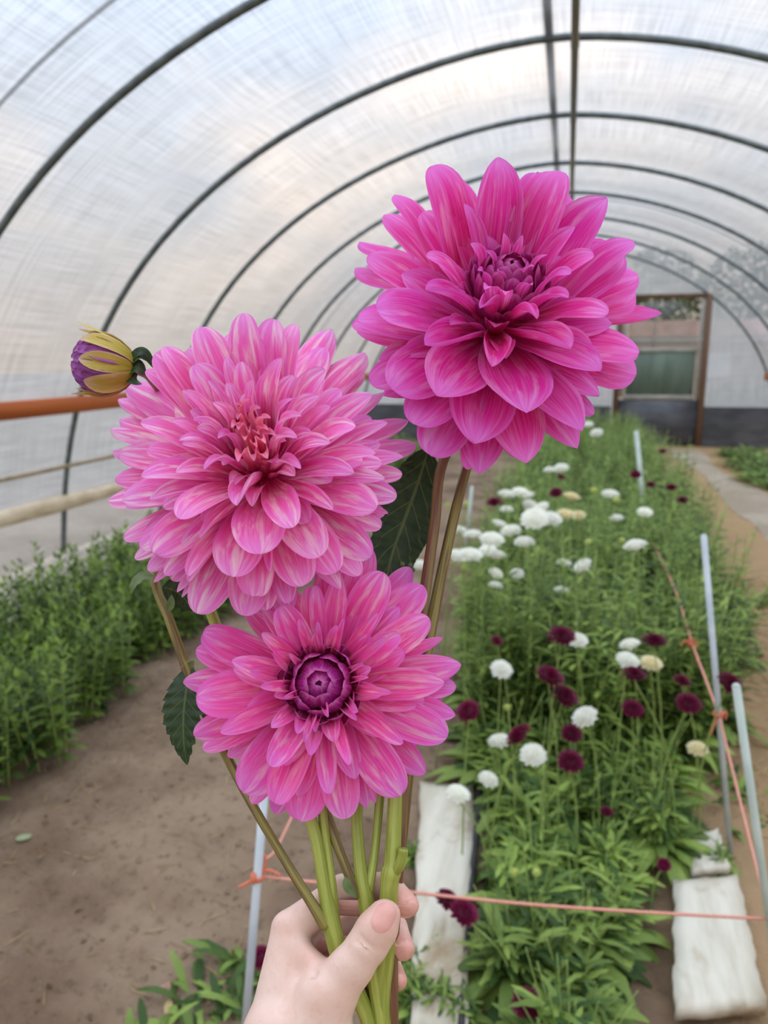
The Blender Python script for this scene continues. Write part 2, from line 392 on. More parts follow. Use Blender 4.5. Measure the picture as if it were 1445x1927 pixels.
d = k.pbr(k.mix(k.step(k.noise(k.mapping(k.coord('Object'), (6, 1, 1)), 1.0, 3), .4, .6), srgb(112, 130, 116), srgb(94, 112, 98)), 0.5); mx = k.n('ShaderNodeMixShader'); mx.inputs[0].default_value = 0.8
k.l(tr.outputs[0], mx.inputs[1]); k.l(d, mx.inputs[2]); M['green_panel'] = k.done(mx.outputs[0])

# skin
k = NT('skin'); v = k.coord('Object')
at = k.n('ShaderNodeAttribute'); at.attribute_name = 'flush'
n1 = k.noise(v, 45.0, 3); n2 = k.noise(v, 1500.0, 3, 0.6); n3 = k.noise(v, 260.0, 3)
c = k.mix(k.step(n1, 0.3, 0.7), srgb(242, 214, 200), srgb(236, 202, 186)); c = k.mix(k.step(n3, 0.5, 0.75, 0, 0.25), c, srgb(222, 170, 152))
c = k.mix(at.outputs['Fac'], c, srgb(222, 140, 124))
M['skin'] = k.done(k.pbr(c, 0.45, k.bump(k.math('ADD', n2, n3), 0.25, 0.0004), 0.4, sss=0.25, sssr=(1, .4, .25), sssscale=0.004))
M['nail'] = mat_simple('fingernail', srgb(232, 176, 164), srgb(226, 164, 152), 60, 0.25, spec=0.5)

# ------------------------------------------------------------------ greenhouse
W, H, ZL, PX, PZ, RX = 3.5458, 3.2269, -1.1185, 1.7176, 3.1632, 0.0
YEND = 13.13
def arch(n=64, zmin=0.0, grow=0.0):
    t0 = math.asin(min(1, ((zmin-ZL)/(H-ZL))**(PZ/2)))
    P = []
    for th in np.linspace(t0, math.pi-t0, n):
        c, s = math.cos(th), math.sin(th)
        P.append(((W+grow)*math.copysign(abs(c)**(2/PX), c), ZL+(H+grow-ZL)*s**(2/PZ)))
    P = np.array(P)[::-1]                       # left to right
    # even spacing
    d = np.r_[0, np.cumsum(np.linalg.norm(np.diff(P, axis=0), axis=1))]
    q = np.linspace(0, d[-1], n)
    return np.stack([np.interp(q, d, P[:, 0]), np.interp(q, d, P[:, 1])], 1)
def arch_x(z, grow=0.0):
    s = ((z-ZL)/(H-ZL))**(PZ/2); c = math.sqrt(max(0, 1-s*s)); return (W+grow)*c**(2/PX)

# film over the hoops
A = arch(97, 0.44, 0.045)
ys = np.linspace(-5.2, YEND+0.03, 90)
L = np.r_[0, np.cumsum(np.linalg.norm(np.diff(A, axis=0), axis=1))]
V, UV, Fc = [], [], []
HOOPS = [-4.94, -3.55, -2.16, -0.77, 0.63, 2.02, 3.41, 4.76, 6.17, 7.60, 8.90, 10.30, 11.70, 13.10]
for y in ys:
    dd = min(abs(y-h) for h in HOOPS); sag = 0.035*min(1, dd/0.6)**1.5        # film dips a little between hoops
    for (ax, az), l in zip(A, L):
        V.append((ax*(1-sag*0.25/1.0), y, az-sag*max(0, az-1.0)*0.5)); UV.append((l, y))
n = len(A)
for i in range(len(ys)-1):
    for j in range(n-1): Fc.append((i*n+j, (i+1)*n+j, (i+1)*n+j+1, i*n+j+1))       # faces look inward
ceil = obj('ceiling', mesh_from('ceiling', V, Fc, M['film'], UV)); tag(ceil, kind='structure')

# hoops
nth = ['first', 'second', 'third', 'fourth', 'fifth', 'sixth', 'seventh', 'eighth', 'ninth', 'tenth']
Ah = arch(60, 0.0)
cnt = 0
for y in HOOPS[5:]:
    mb = MB(); mb.tube([(a, 0, z) for a, z in Ah], 0.021, 10, spline=False)
    o = mb.build('hoop', M['steel'], loc=(0, y, 0)); cnt += 1
    if cnt == 1: lab = 'grey steel hoop crossing the upper left corner, nearest of the greenhouse arches'
    else: lab = f'grey steel greenhouse hoop, {nth[cnt-1]} arch counted from the camera'
    tag(o, lab, 'hoop', 'greenhouse hoops')
    for s in (-1, 1):
        cb = MB(); cb.box((0, 0, 0), (0.05, 0.05, 0.07), bev=0.01)
        obj('clamp', mesh_from('clamp', cb.V, cb.F, M['steel']), o, (0.13, 0, H-0.03)) if s == 1 else None
# thin straps over the film between hoops, seen through it
def strap(y0, rad, lab):
    mb = MB(); As = arch(48, 0.44, 0.075); mb.tube([(a, 0, z) for a, z in As], rad, 6, spline=False)
    tag(mb.build('strap', M['drip'], loc=(0, y0, 0)), lab, 'strap', 'lashing straps over the film')
strap(3.02, 0.009, 'thin dark strap over the film between the first and second hoops')
strap(9.55, 0.008, 'thin dark strap over the film far down the tunnel')

# ridge pipe
mb = MB(); mb.tube([(0.13, -5, H-0.055), (0.13, YEND, H-0.055)], 0.022, 10, spline=False)
tag(mb.build('ridge_pipe', M['wood_ridge']), 'long tan ridge pipe running along the top of the tunnel under the hoops', 'pipe')
mb = MB(); mb.box((-0.02, 4.0, H+0.06), (0.05, 18.2, 0.012), bev=0.003)
tag(mb.build('ridge_strip', M['drip']), 'flat dark strip lying outside on the film beside the ridge pipe', 'strip')

# side rails
for s in (-1, 1):
    xr = s*(arch_x(1.15)-0.045)
    mb = MB(); mb.box((0, 0, 0), (0.035, 18.2, 0.115), bev=0.005)
    o = mb.build('side_board', M['wood_orange'], loc=(xr, 4.0, 1.14))
    tag(o, 'orange stained wooden side board along the left wall' if s < 0 else 'orange brown side board along the right wall near the far end', 'board')
xr = -(arch_x(0.69)-0.03)
mb = MB(); mb.tube([(xr, -5, 0.685), (xr, YEND-.05, 0.685)], 0.016, 8, spline=False)
tag(mb.build('side_rail', M['steel_tan']), 'thin tan rail along the left wall below the orange board', 'rail')
mb = MB(); q = [( -(arch_x(0.42)-0.02)+0.008*math.sin(y*3.1), y, 0.40+0.014*math.sin(y*1.7+1)) for y in np.linspace(-5, YEND-.1, 40)]
mb.tube(q, [0.052+0.008*math.sin(i*1.3) for i in range(40)], 12, 3)
tag(mb.build('rolled_curtain', mat_simple('rolled_film', srgb(214, 196, 166), srgb(190, 168, 136), 6, 0.6, bump=0.3, stretch=(3, 1, 3))), 'rolled up side curtain of beige film along the foot of the left wall', 'curtain')

# floor: soil with real unevenness
def vnoise(x, y, seed=0):
    r = np.random.default_rng(seed); T = r.random((256, 256))
    xi, yi = np.floor(x).astype(int), np.floor(y).astype(int); fx, fy = x-xi, y-yi
    fx, fy = fx*fx*(3-2*fx), fy*fy*(3-2*fy); g = lambda a, b: T[a % 256, b % 256]
    return (g(xi, yi)*(1-fx)+g(xi+1, yi)*fx)*(1-fy)+(g(xi, yi+1)*(1-fx)+g(xi+1, yi+1)*fx)*fy
def fheight(x, y):
    x, y = np.asarray(x, float), np.asarray(y, float)
    h = (vnoise(x*1.3, y*1.3, 1)-.5)*0.05+(vnoise(x*4, y*4, 2)-.5)*0.025+(vnoise(x*13, y*13, 3)-.5)*0.014+(vnoise(x*31, y*31, 4)-.5)*0.007
    return h
def grid(x0, x1, y0, y1, st):
    X = np.arange(x0, x1+st/2, st); Y = np.arange(y0, y1+st/2, st)
    gx, gy = np.meshgrid(X, Y); z = fheight(gx, gy)
    V = np.stack([gx.ravel(), gy.ravel(), z.ravel()], 1); n = len(X)
    Fc = [(i*n+j, i*n+j+1, (i+1)*n+j+1, (i+1)*n+j) for i in range(len(Y)-1) for j in range(n-1)]
    return V, Fc
V1, F1_ = grid(-3.56, 3.58, -5.2, 0.84, 0.09)
V2, F2_ = grid(-3.56, 3.58, 0.75, 5.01, 0.024)
V3, F3_ = grid(-3.56, 3.58, 4.97, 13.17, 0.06)
mb = MB(); mb.add(V1, F1_); mb.add(V2, F2_); mb.add(V3, F3_)
tag(mb.build('floor', M['soil']), kind='structure')
# trodden pale path along the right
mb = MB(); Yp = np.linspace(3.5, 12.4, 60); V = []
for y in Yp:
    xc = 1.93+0.015*(y-5)+0.06*math.sin(y*0.9); wd = 0.19+0.05*math.sin(y*1.7)
    for s in np.linspace(-1, 1, 9):
        xx = xc+s*wd; V.append((xx, y, float(fheight(xx, y))+0.012*(1-s*s)+0.004))
mb.add(V, [(i*9+j, i*9+j+1, (i+1)*9+j+1, (i+1)*9+j) for i in range(59) for j in range(8)])
tag(mb.build('path', M['path']), kind='structure')
# ground outside
mb = MB(); mb.add([(-60, -20, -.04), (60, -20, -.04), (60, 90, -.04), (-60, 90, -.04)], [(0, 1, 2, 3)])
tag(mb.build('ground', M['outside'], smooth=False), kind='structure')

# end wall of film with door opening
DX0, DX1, DZ = 0.97, 2.31, 2.43
Ae = arch(121, 0.0, 0.04)
V, Fc = [], []
def hz(x): return float(np.interp(x, Ae[:, 0], Ae[:, 1]))
xs = sorted(set(list(np.linspace(-3.55, 3.55, 143))+[DX0, DX1]))
mb = MB()
def strip(x0, x1, zlo):
    cs = [x0]+[x for x in xs if x0 < x < x1]+[x1]
    for a, b in zip(cs[:-1], cs[1:]):
        za, zb = max(hz(a), zlo), max(hz(b), zlo)
        mb.add([(a, YEND+.02, zlo), (b, YEND+.02, zlo), (b, YEND+.02, zb), (a, YEND+.02, za)], [(0, 1, 2, 3)], [(a, zlo), (b, zlo), (b, zb), (a, za)])
strip(-3.54, DX0, 0.0); strip(DX0, DX1, DZ); strip(DX1, 3.54, 0.0)
tag(mb.build('wall_end', M['film_end'], smooth=False), kind='structure')
mb = MB(); mb.box((-1.3, YEND-.02, 0.32), (4.4, .012, 0.66)); mb.box((2.92, YEND-.02, 0.32), (1.14, .012, 0.66))
tag(mb.build('baseboard_end', M['skirt'], smooth=False), kind='structure')

door = tag(empty('door_1', (1.64, YEND, 0)), kind='structure')
def dbox(name, c, size, mat, par=door):
    m_ = MB(); m_.box((c[0]-1.64, c[1]-YEND, c[2]), size, bev=0.006); return m_.build(name, mat, par)
dbox('post', (DX1, YEND-.02, DZ/2), (0.085, 0.09, DZ), M['wood_brown']); dbox('post', (DX0, YEND-.02, DZ/2), (0.085, 0.09, DZ), M['wood_brown'])
dbox('header', (1.64, YEND-.02, DZ-.02), (1.26, 0.085, 0.07), M['wood_brown'])
lf = tag(empty('door_leaf'), kind='structure'); lf.parent = door
for nm, c, sz in [('stile', (DX0+.085, YEND-.03, 1.6), (.07, .035, 1.6)), ('stile', (DX1-.085, YEND-.03, 1.6), (.07, .035, 1.6)),
                  ('rail', (1.64, YEND-.03, 0.80), (1.1, .036, .08)), ('rail', (1.64, YEND-.03, 1.56), (1.1, .036, .06))]:
    dbox(nm, c, sz, M['frame_pale'], lf)
dbox('mullion', (1.52, YEND-.03, 1.98), (0.018, 0.02, 0.86), M['frame_pale'], lf)
dbox('pane', (1.64, YEND-.03, 1.98), (1.06, .006, .84), M['glass'], lf)
dbox('screen_panel', (1.64, YEND-.03, 1.18), (1.06, .008, .72), M['green_panel'], lf)
dbox('kick_panel', (1.64, YEND-.03, 0.38), (1.27, .02, .76), M['skirt'], lf)

# ------------------------------------------------------------------ things outside, seen through the door and the film
def leaf_cloud(n, centre, rad, size, flat=0.5, seed=0):
    r = np.random.default_rng(seed); V, Fc = [], []
    for i in range(n):
        d = nrm(r.normal(size=3)); q = np.array(centre)+d*np.array(rad)*(r.random()**0.35)
        a = nrm(r.normal(size=3)); b = nrm(np.cross(a, r.normal(size=3))); s = size*(0.6+0.8*r.random())
        k = len(V); V += [q-a*s, q+b*s*flat, q+a*s, q-b*s*flat]; Fc.append((k, k+1, k+2, k+3))
    return V, Fc
def tree(x, y, h, r, lab, seed):
    t = tag(empty('tree', (x, y, -.04)), lab, 'tree', 'trees beyond the far door')
    mb = MB(); mb.tube([(0, 0, 0), (.05, 0, h*.3), (0, .05, h*.62)], [.16, .12, .05], 8); mb.build('trunk', M['trunk'], t)
    mb = MB(); mb.add(*leaf_cloud(1500, (0, 0, h*.64), (r, r, h*.36), .13, .6, seed)); tag(mb.build('crown', M['tree'], t), kind='stuff')
tree(3.3, 31, 5.6, 1.9, 'broad tree behind the door window, at its left', 1)
tree(6.9, 32, 5.8, 2.1, 'broad tree behind the door window, at its right', 2)
tree(0.2, 35, 6.0, 2.4, 'tree beyond the end wall behind the big magenta dahlia', 3)
tree(11.5, 30, 4.6, 1.9, 'tree beyond the end wall to the right of the door', 4)
hs = tag(empty('house', (4.2, 24, -.04)), 'low tan building with white fascia seen through the door window', 'building')
m_ = MB(); m_.box((0, 1.5, 1.0), (7, 3, 2.0)); m_.build('wall', M['house_wall'], hs, smooth=False)
m_ = MB(); m_.box((0, -.05, 2.02), (7.3, .1, .14)); m_.build('fascia', M['house_white'], hs, smooth=False)
m_ = MB(); m_.add([(-3.7, -.2, 2.08), (3.7, -.2, 2.08), (3.7, 1.5, 2.62), (-3.7, 1.5, 2.62), (3.7, 3.2, 2.08), (-3.7, 3.2, 2.08)], [(0, 1, 2, 3), (3, 2, 4, 5)]); m_.build('roof', M['house_roof'], hs, smooth=False)
for xx in (-1.6, 0.2):
    m_ = MB(); m_.box((xx, -.02, 1.25), (.8, .06, .7)); m_.build('window', M['house_white'], hs, smooth=False)

for i, (xx, yy, ss) in enumerate([(3.0, 14.6, 1.0), (4.1, 15.0, 1.15), (5.3, 14.7, 1.0), (0.2, 14.8, 1.05), (-1.2, 14.9, 1.1), (-2.6, 14.7, .95)]):
    t = tag(empty('shrub', (xx, yy, -.04)), ['dark shrub outside the end wall just right of the door', 'dark shrub outside the end wall, second right of the door', 'dark shrub outside the end wall, third right of the door', 'dark shrub outside the end wall just left of the door', 'dark shrub outside the end wall, second left of the door', 'dark shrub outside the end wall, third left of the door'][i], 'shrub', 'shrubs outside the end wall')
    mb = MB(); mb.add(*leaf_cloud(420, (0, 0, .5*ss), (.75*ss, .5, .5*ss), .07, .6, 60+i)); tag(mb.build('foliage', M['tree'], t), kind='stuff')
    mb = MB(); mb.tube([(0, 0, 0), (.03, 0, .3), (0, .02, .6*ss)], [.04, .03, .01], 6); mb.build('stem', M['trunk'], t)

# ------------------------------------------------------------------ beds
def gz(x, y): return float(fheight(x, y))
def leafblade(mb, base, d, length, width, droop, up=(0, 0, 1), lobes=0, n=5):
    d = nrm(d); side = nrm(np.cross(d, np.array(up)+np.array([1e-3, 2e-3, 0]))); q = np.array(base, float); dirv = d.copy()
    V, st = [], length/n
    for i in range(n+1):
        t = i/n; w = width*math.sin(math.pi*min(1, (t*0.9+0.06)))**0.8
        if lobes and i % 2 == 1: w *= 0.62
        lift = np.cross(side, dirv)*w*0.18
        V += [q-side*w+lift*-1, q, q+side*w+lift*-1]
        dirv = nrm(dirv+np.array([0, 0, -droop/n])); q = q+dirv*st
    Fc = [(i*3+j, i*3+j+1, i*3+3+j+1, i*3+3+j) for i in range(n) for j in (0, 1)]
    mb.add(V, Fc)

# left bed: upright leafy plants
def shrub_proto(i):
    r = np.random.default_rng(100+i); t = empty('leafy_plant'); st, lf = MB(), MB()
    for s in range(6):
        a = r.random()*6.28; rd = 0.09*r.random()**.5; h = 0.36+0.13*r.random(); lx, ly = rd*math.cos(a), rd*math.sin(a)
        ex, ey = lx*1.7+.03*r.normal(), ly*1.7+.03*r.normal()
        st.tube([(lx, ly, -.03), ((lx+ex)/2, (ly+ey)/2, h*.5), (ex, ey, h)], [.004, .0035, .0015], 5, 3)
        nl = 26
        for j in range(nl):
            f = (j+1)/nl; z = h*(0.12+0.9*f); q = (lx+(ex-lx)*f, ly+(ey-ly)*f, z); ph = j*2.4+a
            el = 0.35+0.75*f**3
            leafblade(lf, q, (math.cos(ph), math.sin(ph), el), (0.085-0.045*f)*(0.8+.4*r.random()), 0.013-0.004*f, 0.9*(1-f), n=4)
    st.build('stem', M['green_stem'], t); tag(lf.build('foliage', M['shrub'], t), kind='stuff')
    return t
SH = [shrub_proto(i) for i in range(5)]
LAB = 'upright leafy green plant growing in the dense left bed'
spots = []
rg = np.random.default_rng(5)
yy = 1.45
while yy < 10.2:
    edge = -1.70+0.06*math.sin(yy*1.3)
    xx = edge
    while xx > -2.62:
        spots.append((xx+rg.normal()*.03, yy+rg.normal()*.04)); xx -= 0.15 if yy < 5 else .2
    yy += 0.16 if yy < 5 else .24
for i, (a, b) in enumerate(spots):
    p0 = SH[i % 5]; sc = 0.74+0.26*rg.random()
    if i < 5: o = p0; o.location = (a, b, gz(a, b)-.01); o.scale = (sc,)*3
    else: o = copy_tree(p0, None, (a, b, gz(a, b)-.01), (0.06*rg.normal(), 0.06*rg.normal(), rg.random()*6.28), (sc,)*3)
    tag(o, LAB, 'plant', 'leafy plants in the left bed')

# middle bed: scabiosa clumps (low lobed leaves and thin stems)
def scab_proto(i, tall):
    r = np.random.default_rng(200+i); t = empty('scabiosa_plant'); st, lf = MB(), MB()
    hh = 0.62 if tall else 0.30
    for j in range(46 if not tall else 34):
        ph = r.random()*6.28; rd = .05*r.random(); el = 0.5+1.3*r.random()
        leafblade(lf, (rd*math.cos(ph), rd*math.sin(ph), .0+.04*r.random()), (math.cos(ph), math.sin(ph), el), .12+.10*r.random(), .016+.012*r.random(), 1.3+.6*r.random(), lobes=j % 2, n=6)
    for s in range(9 if not tall else 16):
        a = r.random()*6.28; rd = 0.04*r.random(); h = hh*(0.5+0.6*r.random()); sp = (0.14 if not tall else .16)*r.random()**.5
        ex, ey = math.cos(a)*sp, math.sin(a)*sp
        st.tube([(rd*math.cos(a), rd*math.sin(a), 0), (ex*.6, ey*.6, h*.55), (ex, ey, h)], [.0024, .002, .0012], 5, 3)
        for j in range(7 if not tall else 11):
            f = 0.15+0.8*j/11; q = (ex*f, ey*f, h*f); ph = r.random()*6.28
            for dp in (0, math.pi):
                leafblade(lf, q, (math.cos(ph+dp), math.sin(ph+dp), .9), .05+.07*(1-f)*r.random()+.02, .005+.010*(1-f), .9, lobes=1, n=5)
    st.build('stem', M['green_stem'], t); tag(lf.build('foliage', M['scab'], t), kind='stuff')
    return t
SL = [scab_proto(i, False) for i in range(4)]; ST = [scab_proto(10+i, True) for i in range(4)]
nl = nt = 0
def put_clump(a, b, tall, sc):
    global nl, nt
    L_, i = (ST, nt) if tall else (SL, nl)
    o = L_[i % 4]
    if i < 4: o.location = (a, b, gz(a, b)-.005); o.scale = (sc,)*3
    else: o = copy_tree(o, None, (a, b, gz(a, b)-.005), (0.05*rg.normal(), 0.05*rg.normal(), rg.random()*6.28), (sc,)*3)
    if tall: nt += 1
    else: nl += 1
    tag(o, 'tall wispy scabiosa plant in the middle bed' if tall else 'low leafy scabiosa clump in the near part of the middle bed', 'plant', 'tall scabiosa plants' if tall else 'low scabiosa clumps')
yy = 1.3
while yy < 12.0:
    x0 = 0.14 if yy < 2.4 else -0.05-.10*min(1, (yy-2.4)); x1 = 0.42 if yy < 2.1 else (0.50+0.55*min(1, (yy-2.1)/2.0)+.03*(yy-2))
    st_ = 0.17 if yy < 3 else (.22 if yy < 5 else .30)
    xx = x0
    while xx <= x1:
        tall = yy > 2.55
        put_clump(xx+rg.normal()*.035, yy+rg.normal()*.04, tall, (0.85+.3*rg.random())*(1.0 if yy < 2.55 else 1.05))
        xx += st_
    yy += st_*0.95
for (u, v, sc) in [(795, 1800, .42), (850, 1890, .5), (790, 1880, .5), (780, 1600, .3), (1350, 1620, .36)]:
    q = on_z(u, v, .02); put_clump(q[0], q[1], False, sc)

# right bed: far low green plants
def right_proto(i):
    r = np.random.default_rng(300+i); t = empty('low_plant'); lf = MB()
    for j in range(60):
        ph = r.random()*6.28; leafblade(lf, (.06*r.normal(), .06*r.normal(), .02*r.random()), (math.cos(ph), math.sin(ph), .6+1.2*r.random()), .18+.14*r.random(), .018, 1.2, lobes=1, n=5)
    tag(lf.build('foliage', M['scab'], t), kind='stuff')
    return t
RP = [right_proto(i) for i in range(3)]
i = 0
yy = 5.2
while yy < 12.3:
    for xx in np.arange(2.42+0.02*(yy-6), 3.2, .3):
        if rg.random() < .12: continue
        a, b = xx+rg.normal()*.05, yy+rg.normal()*.06; sc = .75+.5*rg.random()
        if i < 3: o = RP[i]; o.location = (a, b, gz(a, b)); o.scale = (sc,)*3
        else: o = copy_tree(RP[i % 3], None, (a, b, gz(a, b)), (0, 0, rg.random()*6.28), (sc,)*3)
        tag(o, 'low green plant in the bed right of the pale path', 'plant', 'low plants in the right bed'); i += 1
    yy += .34
# grass and weeds at the bottom left and by the path
def weed(name, u, v, n, ln, lab, sp=.05):
    q = on_z(u, v, 0.0); t = tag(empty(name, (q[0], q[1], gz(q[0], q[1]))), lab, 'weed'); lf = MB()
    for j in range(n):
        ph = rg.random()*6.28; leafblade(lf, (sp*rg.normal(), sp*rg.normal(), 0), (math.cos(ph), math.sin(ph), .5+1.5*rg.random()), ln*(.6+.8*rg.random()), ln*.10, 1.2, lobes=j % 2, n=5)
    tag(lf.build('foliage', M['scab'], t), kind='stuff')
weed('weed', 395, 1890, 60, .10, 'small green weed patch on bare soil beside the left stake', .07)
weed('weed', 440, 1800, 14, .12, 'thin upright grass blades beside the lower left stake', .02)
weed('weed', 1425, 1130, 50, .10, 'small green weed on the tan soil at the right edge', .08)
weed('weed', 1400, 1500, 40, .09, 'green weed tuft between the two right stakes', .08)
weed('weed', 1360, 1230, 30, .07, 'pale green weed among straw beside the right bed edge', .06)

# ---- scabiosa flower heads
def head_mesh(kind, i):
    r = np.random.default_rng(400+i); mb = MB()
    N = 70 if kind != 'bud' else 26
    # a domed core
    for j in range(N):
        f = (j+.5)/N; th = (1.45*f**.55 if kind != 'bud' else 2.6*f**.5); ph = j*2.39996
        d = np.array([math.sin(th)*math.cos(ph), math.sin(th)*math.sin(ph), math.cos(th)])
        rad = np.array([-math.sin(ph), math.cos(ph), 0]); c = d*np.array([.5, .5, .33])
        out = nrm(d+np.array([0, 0, .25])); ln = .13+.16*f; w = .085+.05*r.random()
        if kind == 'bud': ln = .12; w = .1
        a = c*.72; b = c+out*ln*.3; t = c+out*ln+np.array([0, 0, -.05*f])
        mb.add([a-rad*w*.4, a+rad*w*.4, b+rad*w, t+rad*w*.6+r.normal(size=3)*.015, t-rad*w*.6+r.normal(size=3)*.015, b-rad*w], [(0, 1, 2, 5), (5, 2, 3, 4)])
    th = np.linspace(0, math.pi, 7)
    V, Fc, _ = tube_geo(np.array([[0, 0, -.2*math.cos(a)] for a in th])+np.array([0, 0, .05]), np.array([.36*math.sin(a)+.02 for a in th]), 10); mb.add(V, Fc)
    return mb
HM = {}
for kk, mm in (('white', 'white'), ('cream', 'cream'), ('burg', 'burg'), ('bud', 'budg')):
    HM[kk] = [mesh_from('flower_head', h.V, h.F, M[mm]) for h in (head_mesh(kk, i) for i in range(3))]
def flower_at(u, v, px, kind, lab, group):
    real = {'white': .058, 'cream': .055, 'burg': .054, 'bud': .022}[kind]
    dep = F*real/px
    zt = float(np.interp(v, [800, 900, 1050, 1200, 1350, 1500, 1700, 1930], [.78, .82, .78, .62, .48, .34, .24, .16]))
    q = on_z(u, v, zt); d1 = float(np.dot(q-CAM, FW))
    dep = 0.35*min(max(dep, d1*.7), d1*1.35)+0.65*d1
    P = pt(u, v, dep)
    if P[2] < .08: P = on_z(u, v, .1)
    dia = px/F*float(np.dot(P-CAM, FW))
    tl = .12*P[2]; bx, by = P[0]+rg.normal()*tl+(.13 if u < 905 and v > 1450 else 0), P[1]+abs(rg.normal())*tl*.6
    t = empty('scabiosa_flower', (bx, by, gz(bx, by))); hl = P-np.array([bx, by, gz(bx, by)])
    tilt = np.array([rg.normal()*.25, -.35+rg.normal()*.25, 1.0])
    mb = MB(); mid = hl*np.array([.35, .35, .6])
    mb.tube([(0, 0, -.02), mid, hl-nrm(tilt)*dia*.12], [.003, .0024, .0018], 6, 5); mb.build('stem', M['green_stem'], t)
    h = obj('flower_head', HM[kind][int(rg.integers(3))], t, tuple(hl)); h.scale = (dia*.92, dia*.92, dia*.92)
    h.rotation_euler = Vector(tilt).to_track_quat('Z', 'Y').to_euler()
    tag(t, lab, 'flower', group)
WHITE = [(953, 933, 26), (978, 929, 26), (995, 934, 18), (1035, 887, 20), (1056, 883, 22), (1148, 933, 26), (1019, 959, 26), (1006, 979, 40), (1033, 980, 36), (939, 989, 24),
         (890, 1009, 28), (925, 1019, 36), (962, 1002, 30), (987, 1023, 30), (884, 1048, 36), (860, 1048, 28), (933, 1048, 30), (918, 1039, 28), (1061, 1062, 22), (1098, 1067, 28), (1196, 1030, 34),
         (1213, 966, 22), (932, 1081, 22), (973, 1081, 20), (932, 1104, 22), (1056, 1113, 22), (789, 1065, 22), (1086, 1207, 30), (1185, 1216, 30), (1180, 1246, 34), (943, 1262, 32), (1123, 816, 18), (863, 1000, 22),
         (953, 961, 20), (996, 952, 22), (1102, 1352, 38), (940, 1398, 34), (1003, 1423, 38), (918, 1469, 30), (861, 1497, 36), (1160, 977, 20), (1107, 800, 14)]
ORD = ['first', 'second', 'third', 'fourth', 'fifth', 'sixth', 'seventh', 'eighth', 'ninth', 'tenth', 'eleventh', 'twelfth', 'thirteenth', 'fourteenth', 'fifteenth', 'sixteenth', 'seventeenth']
def ordinal(items, u, v):
    k_ = sorted(items).index((u, v)); return 'leftmost' if k_ == 0 else ('rightmost' if k_ == len(items)-1 else ORD[k_]+' from the left')
NW = {(1086, 1207): 'white scabiosa flower touching a dark burgundy bloom at its left', (1185, 1216): 'small white scabiosa flower just above another white one, beside burgundy', (1180, 1246): 'white scabiosa flower directly above a dark purple bloom, near the right stakes',
      (943, 1262): 'lone bright white scabiosa flower right of the lowest pink dahlia', (1102, 1352): 'bright white domed scabiosa flower below the two burgundy blooms', (940, 1398): 'white scabiosa flower turned sideways, left of a burgundy bloom',
      (1003, 1423): 'round white scabiosa flower below right of a burgundy bloom', (918, 1469): 'small pale white scabiosa flower just past the end of the left board', (861, 1497): 'white scabiosa flower over the upper end of the left board',
      (1196, 1030): 'single white scabiosa flower beside the leaning stake in the middle bed', (789, 1065): 'white scabiosa flower partly hidden left of the brown dahlia stems', (1148, 933): 'single white scabiosa flower standing apart below the far door', (1213, 966): 'white scabiosa flower in front of the far leaning stake'}
BANDS = [(0, 905, 'tiny white scabiosa flower far back under the magenta dahlia, {}'), (905, 970, 'white scabiosa flower in the farthest row of the white cluster, {}'), (970, 1035, 'white scabiosa flower in the middle row of the white cluster, {}'), (1035, 1075, 'white scabiosa flower in the nearest full row of the white cluster, {}'), (1075, 1130, 'small white scabiosa flower just below the white cluster, {}')]
for u, v, px in WHITE:
    lab = NW.get((u, v))
    if not lab:
        lo_, hi_, tx = next(q for q in BANDS if q[0] <= v < q[1])
        lab = tx.format(ordinal([(a, b_) for a, b_, _ in WHITE if lo_ <= b_ < hi_ and (a, b_) not in NW], u, v))
    flower_at(u, v, px, 'white', lab, 'white scabiosa flowers')
for u, v, px, lab in [(1075, 938, 28, 'cream scabiosa flower at the top of the far white cluster'), (1065, 971, 28, 'yellowish cream scabiosa flower right of the largest white bloom'), (1088, 972, 22, 'small yellowish cream scabiosa flower at the right of the white cluster'),
                      (1224, 1251, 32, 'faded cream scabiosa flower right of two white ones'), (1312, 1412, 30, 'faded papery scabiosa head near the orange knot on the right stake')]:
    flower_at(u, v, px, 'cream', lab, 'cream scabiosa flowers')
